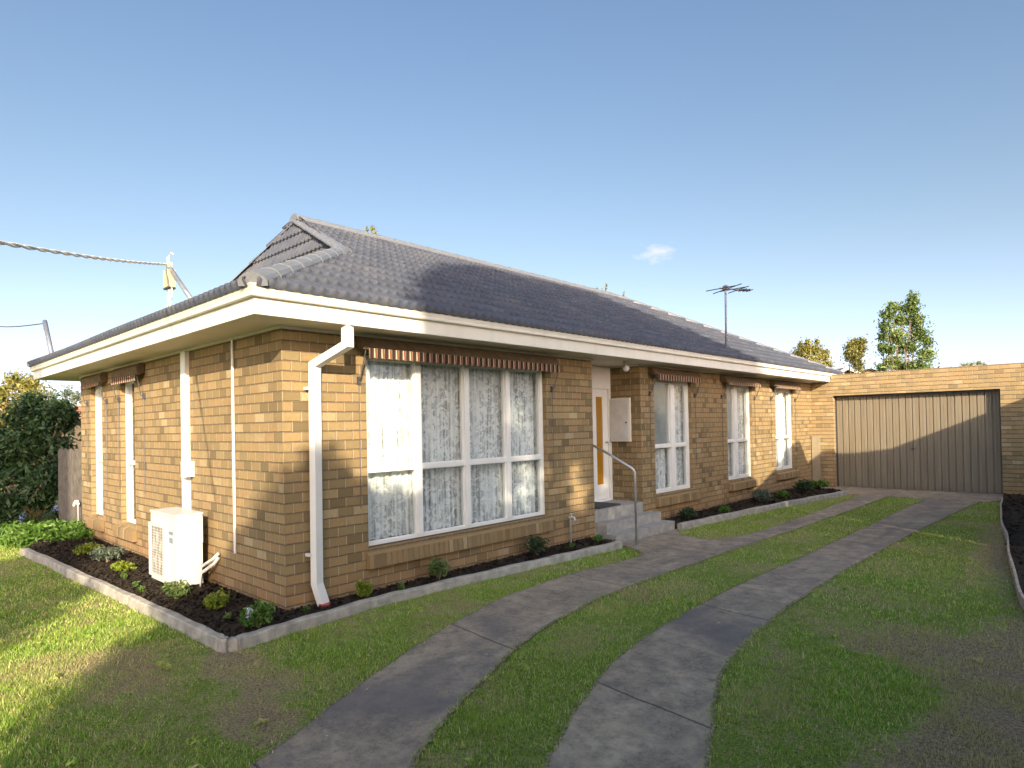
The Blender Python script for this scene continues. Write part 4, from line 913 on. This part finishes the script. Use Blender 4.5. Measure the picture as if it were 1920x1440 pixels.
SH = [(.17, .66, .075, .17, 'leaf_lime', 'small lime-green shrub just right of the downpipe foot', 1),
      (.20, 1.50, .12, .24, 'leaf_mid', 'leafy mid-green shrub under the left half of the wide window', 2),
      (.21, 2.98, .13, .25, 'leaf_dark', 'dark green shrub under the right end of the wide window', 3),
      (.27, -.36, .125, .21, 'leaf_bright', 'bright green shrub with a white flower at the bed corner', 4),
      (-.50, -.36, .10, .18, 'leaf_lime', 'yellow-green feathery shrub between the corner shrub and the air conditioner', 5),
      (-1.20, -.44, .12, .17, 'leaf_mid', 'grey-green shrub hugging the foot of the air conditioner', 6),
      (-2.86, -.42, .12, .12, 'leaf_lime', 'flat lime shrub left of the air conditioner', 7),
      (-3.55, -.40, .17, .22, 'leaf_grey', 'silvery shrub with pale tips below the slim front window', 8),
      (-4.30, -.42, .17, .17, 'leaf_lime', 'rounded lime shrub near the left end of the bed', 9),
      (.26, 4.12, .06, .10, 'leaf_bright', 'tiny bright shrub beside the front steps', 10),
      (.28, 6.50, .13, .18, 'leaf_dark', 'bluish dark shrub just past the front steps', 11),
      (.40, 7.55, .09, .10, 'leaf_bright', 'small green shrub under the window by the porch', 12),
      (.40, 9.15, .17, .27, 'leaf_grey', 'tall grey-green shrub in the middle of the far bed', 13),
      (.48, 10.0, .12, .14, 'leaf_bright', 'low green shrub between the two taller far shrubs', 14),
      (.50, 11.1, .17, .30, 'leaf_dark', 'dark upright shrub near the end of the far bed', 15),
      (.52, 12.0, .20, .22, 'leaf_bright', 'round green shrub at the garage end of the far bed', 16)]
for x, y, r, h, m, lab, sd_ in SH: shrub(x, y, r, h, m, lab, n=520 if m != 'leaf_lime' else 620, lf=.019 if y < 5 else .03, seed=sd_, flower=(sd_ == 4))
for x, y, lab, sd_ in ((-1.95, -.56, 'tiny seedling in the mulch in front of the air conditioner', 41), (-2.45, -.52, 'lime seedling in the mulch left of the air conditioner fan', 42), (-1.68, -.58, 'pale round seedling nearest the kerb before the air conditioner', 43),
                   (.16, .10, 'small green seedling right of the house corner', 44), (.02, -.28, 'small seedling between house corner and the flowering shrub', 45), (-.15, -.42, 'yellowish seedling left of the flowering shrub', 46), (.2, 1.05, 'tiny seedling between the two green window shrubs', 47), (.24, 3.6, 'tiny seedling right of the dark window shrub', 48)):
    shrub(x, y, .035, .075, 'leaf_bright', lab, n=60, lf=.016, seed=sd_, blobs=3, name='seedling')
# a few dead leaves on grass and concrete
V = []; A = []
for i in range(240):
    if i < 170: x, y = random.uniform(-2, 4.6), random.uniform(-1.9, 3)
    else: x, y = random.uniform(1, 4.2), random.uniform(3, 11)
    a = random.uniform(0, 6.28); s = random.uniform(.008, .020); z = GZ+.018+random.uniform(0, .01)
    V += [(x+math.cos(a+k*1.57)*s*(1 if k % 2 == 0 else .5), y+math.sin(a+k*1.57)*s*(1 if k % 2 == 0 else .5), z+random.uniform(0, .012)) for k in range(4)]; A += [random.random()]*4
o = np_mesh('leaf_litter', V, np.arange(len(V)).reshape(-1, 4), M['leaf_brown'], attr=A); tag(o, 'scattered fallen brown leaves on lawn and driveway', 'leaves', kind='stuff')

wb_l = []
for i in range(110):
    x, y = (random.uniform(-2.2, 4.6), random.uniform(-1.8, 3.2)) if i < 75 else (random.uniform(2.9, 4.3), random.uniform(2, 9))
    if inpoly([x], [y], poly1)[0] or inpoly([x], [y], poly2)[0] or inpoly([x], [y], bedA)[0] or (x < 0 and y > 0) or inpoly([x], [y], bedC)[0] or (x < .5 and y > -.75): continue
    r_w = random.uniform(.025, .06); wb_l.append(((x, y, GZ+.012), (r_w, r_w, .014), random.randint(14, 30), random.uniform(.012, .02), .1))
o = foliage('weeds', wb_l, M['blade'], None, 61); tag(o, 'small flat weeds and clover scattered through the lawn', 'weeds', kind='stuff')

# ------------------------------------------------------------------ left fence with tap; far neighbours
fn = empty('paling_fence', (-7.3, .05, -.1)); tag(fn, 'weathered grey timber fence closing the gap left of the house', 'fence')
for i in range(15):
    x = -6.42-.11*i; b = MB(); b.box(x-.104, x, .03, .048, -.12, 1.24+.02*math.sin(i*2.1)); b.build('paling', M['fence'], fn)
b = MB(); b.box(-8.05, -6.42, .05, .09, .25, .33); b.build('rail', M['fence'], fn); b = MB(); b.box(-8.05, -6.42, .05, .09, .90, .98); b.build('rail', M['fence'], fn)
tp2 = empty('garden_tap', (-6.47, -.02, -.1)); tag(tp2, 'pale garden tap on a riser at the far left corner of the house', 'tap')
b = MB(); b.tube([(-6.50, -.03, -.1), (-6.50, -.03, .42)], .012, 8); b.build('riser_pipe', M['grey_metal'], tp2)
b = MB(); b.tube([(-6.48, -.03, .42), (-6.62, -.05, .43), (-6.65, -.05, .38)], .018, 8); b.box(-6.58, -6.53, -.06, -.02, .44, .47); b.build('tap_head', M['white'], tp2)

def gable_house(x, y, dist, wpx, hpx, tile, wallm, barge, label, name='distant_house', arc=False):
    k = dist/F; c = at(x, y, dist); t = empty(name, (c.x, c.y, GZ)); tag(t, label, 'house'); hw = wpx*k/2; rise = hpx*k; e = c.z
    rx, ry = CR.x, CR.y; l = math.hypot(rx, ry); rx /= l; ry /= l; fx_, fy_ = -ry, rx
    P3 = lambda a, d_, z: (c.x+rx*a+fx_*d_, c.y+ry*a+fy_*d_, z)
    D = 7
    b = MB(); b.add([P3(-hw*.9, .3, GZ-.1), P3(hw*.9, .3, GZ-.1), P3(hw*.9, .3, e), P3(0, .3, e+rise*.92), P3(-hw*.9, .3, e), P3(-hw*.9, D, GZ-.1), P3(hw*.9, D, GZ-.1), P3(hw*.9, D, e), P3(0, D, e+rise*.92), P3(-hw*.9, D, e)],
                    [(0, 1, 2, 3, 4), (1, 6, 7, 2), (5, 0, 4, 9), (9, 8, 7, 6, 5)]); b.build('wall', wallm, t)
    b = MB()
    for s in (-1, 1): b.add([P3(0, .02, e+rise), P3(s*hw, .02, e-.05), P3(s*hw, D+.3, e-.05), P3(0, D+.3, e+rise), P3(0, .02, e+rise+.08), P3(s*hw, .02, e+.03), P3(s*hw, D+.3, e+.03), P3(0, D+.3, e+rise+.08)], [(4, 5, 6, 7), (0, 1, 2, 3), (1, 5, 6, 2)])
    b.build('roof', tile, t)
    if barge:
        b = MB(); bt = barge*k
        for s in (-1, 1): b.add([P3(0, 0, e+rise+.1), P3(s*hw*1.02, 0, e+.04), P3(s*hw*1.02, 0, e+.04-bt), P3(0, 0, e+rise+.1-bt), P3(0, -.08, e+rise+.1), P3(s*hw*1.02, -.08, e+.04), P3(s*hw*1.02, -.08, e+.04-bt), P3(0, -.08, e+rise+.1-bt)], [(4, 5, 6, 7), (0, 1, 5, 4), (3, 2, 6, 7), (1, 2, 6, 5)])
        b.build('barge_board', M['white'], t)
    return t, P3, e
gable_house(1589, 701, 34, 46, 10, M['brown_tile'], M['dark_room'], 5, 'white-barged gable end of a neighbouring house just over the garage wall')
gable_house(1634, 703, 40, 60, 10, M['brown_tile'], M['neigh'], 0, 'brown roof of a farther house peeping over the garage wall')
gable_house(-12, 790, 30, 90, 34, M['red_tile'], M['neigh'], 0, 'terracotta roof of a distant house at the left edge')
c = at(1606, 672, 38); q = at(1606, 700, 38); t = empty('tv_antenna', q); tag(t, 'small distant television antenna before the round tree', 'antenna')
b = MB(); b.tube([q, c+Vector((0, 0, .1))], .03, 6); b.build('pole', M['trim'], t)
b = MB(); b.tube([at(1590, 672, 38), at(1622, 672, 38)], .045, 6); b.build('boom', M['trim'], t)

# ------------------------------------------------------------------ things behind the camera that shade the yard
TE = .3/math.hypot(.65, .45); U = Vector((-.65, .45)).normalized(); PN = Vector((U.y, -U.x))
def sil(a, h, s0): return Vector((PN.x*a+U.x*s0, PN.y*a+U.y*s0, h-TE*s0))
def mass(name, prof, s0, thick, mat, label, cat, lf=None, bottom=None, lace=()):
    """solid body whose top edge follows prof [(a,h)..] across the sun's direction"""
    a0 = prof[0][0]; t = empty(name, sil(prof[len(prof)//2][0], 0, s0).xy.to_3d()+Vector((0, 0, GZ))); tag(t, label, cat)
    vs = []; n = len(prof)
    for ds in (0, -thick):
        for a, h in prof: p = sil(a, h, s0); p.x += U.x*ds; p.y += U.y*ds; vs.append(p)
        for i, (a, h) in enumerate(prof):
            p = sil(a, h, s0); p.x += U.x*ds; p.y += U.y*ds; p.z = GZ-.1 if bottom is None else bottom(a)-TE*s0; vs.append(p)
    fs = []
    for i in range(n-1): fs += [(i, i+1, n+i+1, n+i), (2*n+i, 3*n+i, 3*n+i+1, 2*n+i+1), (i, 2*n+i, 2*n+i+1, i+1), (n+i, n+i+1, 3*n+i+1, 3*n+i)]
    fs += [(0, n, 3*n, 2*n), (n-1, 3*n-1, 4*n-1, 2*n-1)]
    b = MB().add(vs, fs); b.build('foliage_core' if lf else 'wall', mat, t)
    if lf:
        bl = []
        for i in range(n-1):
            (a, h), (a2, h2) = prof[i], prof[i+1]; m = max(1, int(math.hypot(a2-a, h2-h)/.25))
            for j in range(m):
                p = sil(a+(a2-a)*j/m, h+(h2-h)*j/m-.05, s0-thick/2); bl.append(((p.x, p.y, p.z), (.20, .20, .20), 60, .06, .1))
        for a0, a1, h0, h1 in lace:
            for j in range(150):
                p = sil(random.uniform(a0, a1), random.uniform(h0, h1), s0-random.uniform(0, thick)); bl.append(((p.x, p.y, p.z), (.35, .35, .35), 46, .10, .1))
            for j in range(170):
                p = sil(random.uniform(a0, a1), random.uniform(h0, 1.0), s0-random.uniform(0, thick)); bl.append(((p.x, p.y, p.z), (.3, .3, .3), 60, .11, .1))
        foliage('leaves', bl, M['leaf_mid'], t, 77)
    return t
mass('garden_hedge', [(-1.08, -1.0), (-1.06, -.2), (-1.0, .15), (-.8, .55), (-.5, .78), (-.2, .98), (.05, 1.12), (.22, 1.30), (.38, 1.33), (.52, 1.20), (.95, 1.16), (1.3, 1.2)], -9.2, .8, M['mass'], 'tall clipped hedge across the street side', 'hedge', 1)
mass('shade_hedge', [(1.2, -.25), (4.4, -.32), (4.75, -.36), (6.5, -.60), (6.9, -.62), (10.5, -1.2)], -8.4, .5, M['mass'], 'added low hedge, out of view, shading the ground below the big street tree', 'hedge')  # unseen hedge added as a shadow caster; its top leaves a slit of sun
prof2 = [(1.22, .0), (1.22, 2.5), (1.2, 3.1), (1.3, 3.8), (1.55, 4.6), (1.85, 5.4), (2.3, 6.0), (2.9, 6.55), (3.3, 6.4), (4.2, 6.8), (5.3, 7.1), (6.0, 6.5), (6.6, 5.9), (7.1, 5.1), (7.5, 4.45), (7.8, 4.3), (7.86, 3.9), (7.4, 3.6), (7.9, 2.6), (8.1, 2.4)]
def bot2(a): return -.22 if a < 4.2 else (-.62 if a > 6.75 else -.24-.135*(a-4.8))
prof2m = [p for i, p in enumerate(prof2) if i == 0 or p[0] >= prof2[i-1][0]-.2]
mass('street_tree', [(1.2, 2.9), (1.3, 3.8), (1.55, 4.6), (1.85, 5.4), (2.3, 6.0), (2.9, 6.5), (3.3, 6.35), (4.2, 6.8), (4.4, 6.85), (4.75, 6.95), (5.3, 7.05), (6.0, 6.45), (6.55, 5.9), (6.6, 5.85), (6.8, 5.5), (7.1, 5.1), (7.5, 4.4), (7.84, 4.25), (7.86, 2.7), (8.1, 2.4)], -9.6, 1.2, M['mass'], 'large dense street tree behind the viewpoint', 'tree', 1, bottom=lambda a: 3.0 if 1.9 < a < 4.3 else bot2(a), lace=[(1.75, 4.45, -.2, 3.15)])
mass('street_tree', [(-8.5, 5.0), (-6, 5.3), (-4.7, 5.1), (-4.25, 4.8), (-4.15, 4.2)], -10, 1.0, M['mass'], 'spreading tree on the left of the street side', 'tree', 1, bottom=lambda a: 2.6)
mass('garden_hedge', [(-5.2, 1.1), (-4.4, .9), (-3.9, 1.0), (-3.6, 1.75), (-3.1, 1.75), (-2.8, 1.5), (-2.55, .70), (-2.15, .55), (-2.08, -.1), (-2.05, -1)], -9.4, .7, M['mass'], 'rounded hedge on the left of the street side', 'hedge', 1)
t = empty('shadow_wall', (7, 9, GZ)); tag(t, 'added brick wall out of frame right of the driveway, profile cut to the shadow', 'shadow_caster')
pf = [(5.9, -.2), (5.9, 2.80), (7.1, 3.15), (7.9, 3.55), (8.4, 3.68), (8.95, 3.1), (9.5, 3.3), (10.1, 2.95), (10.6, 2.72), (12.9, 2.62), (12.9, -.2)]  # unseen added wall, top edge shaped to cast the shadow line
n = len(pf); b = MB(); b.add([(x, y, z) for x in (5.75, 5.95) for y, z in pf], [tuple(range(n)), tuple(range(n, 2*n))[::-1]]+[(i, (i+1) % n, n+(i+1) % n, n+i) for i in range(n)]); b.build('shadow_profile', M['neigh'], t)
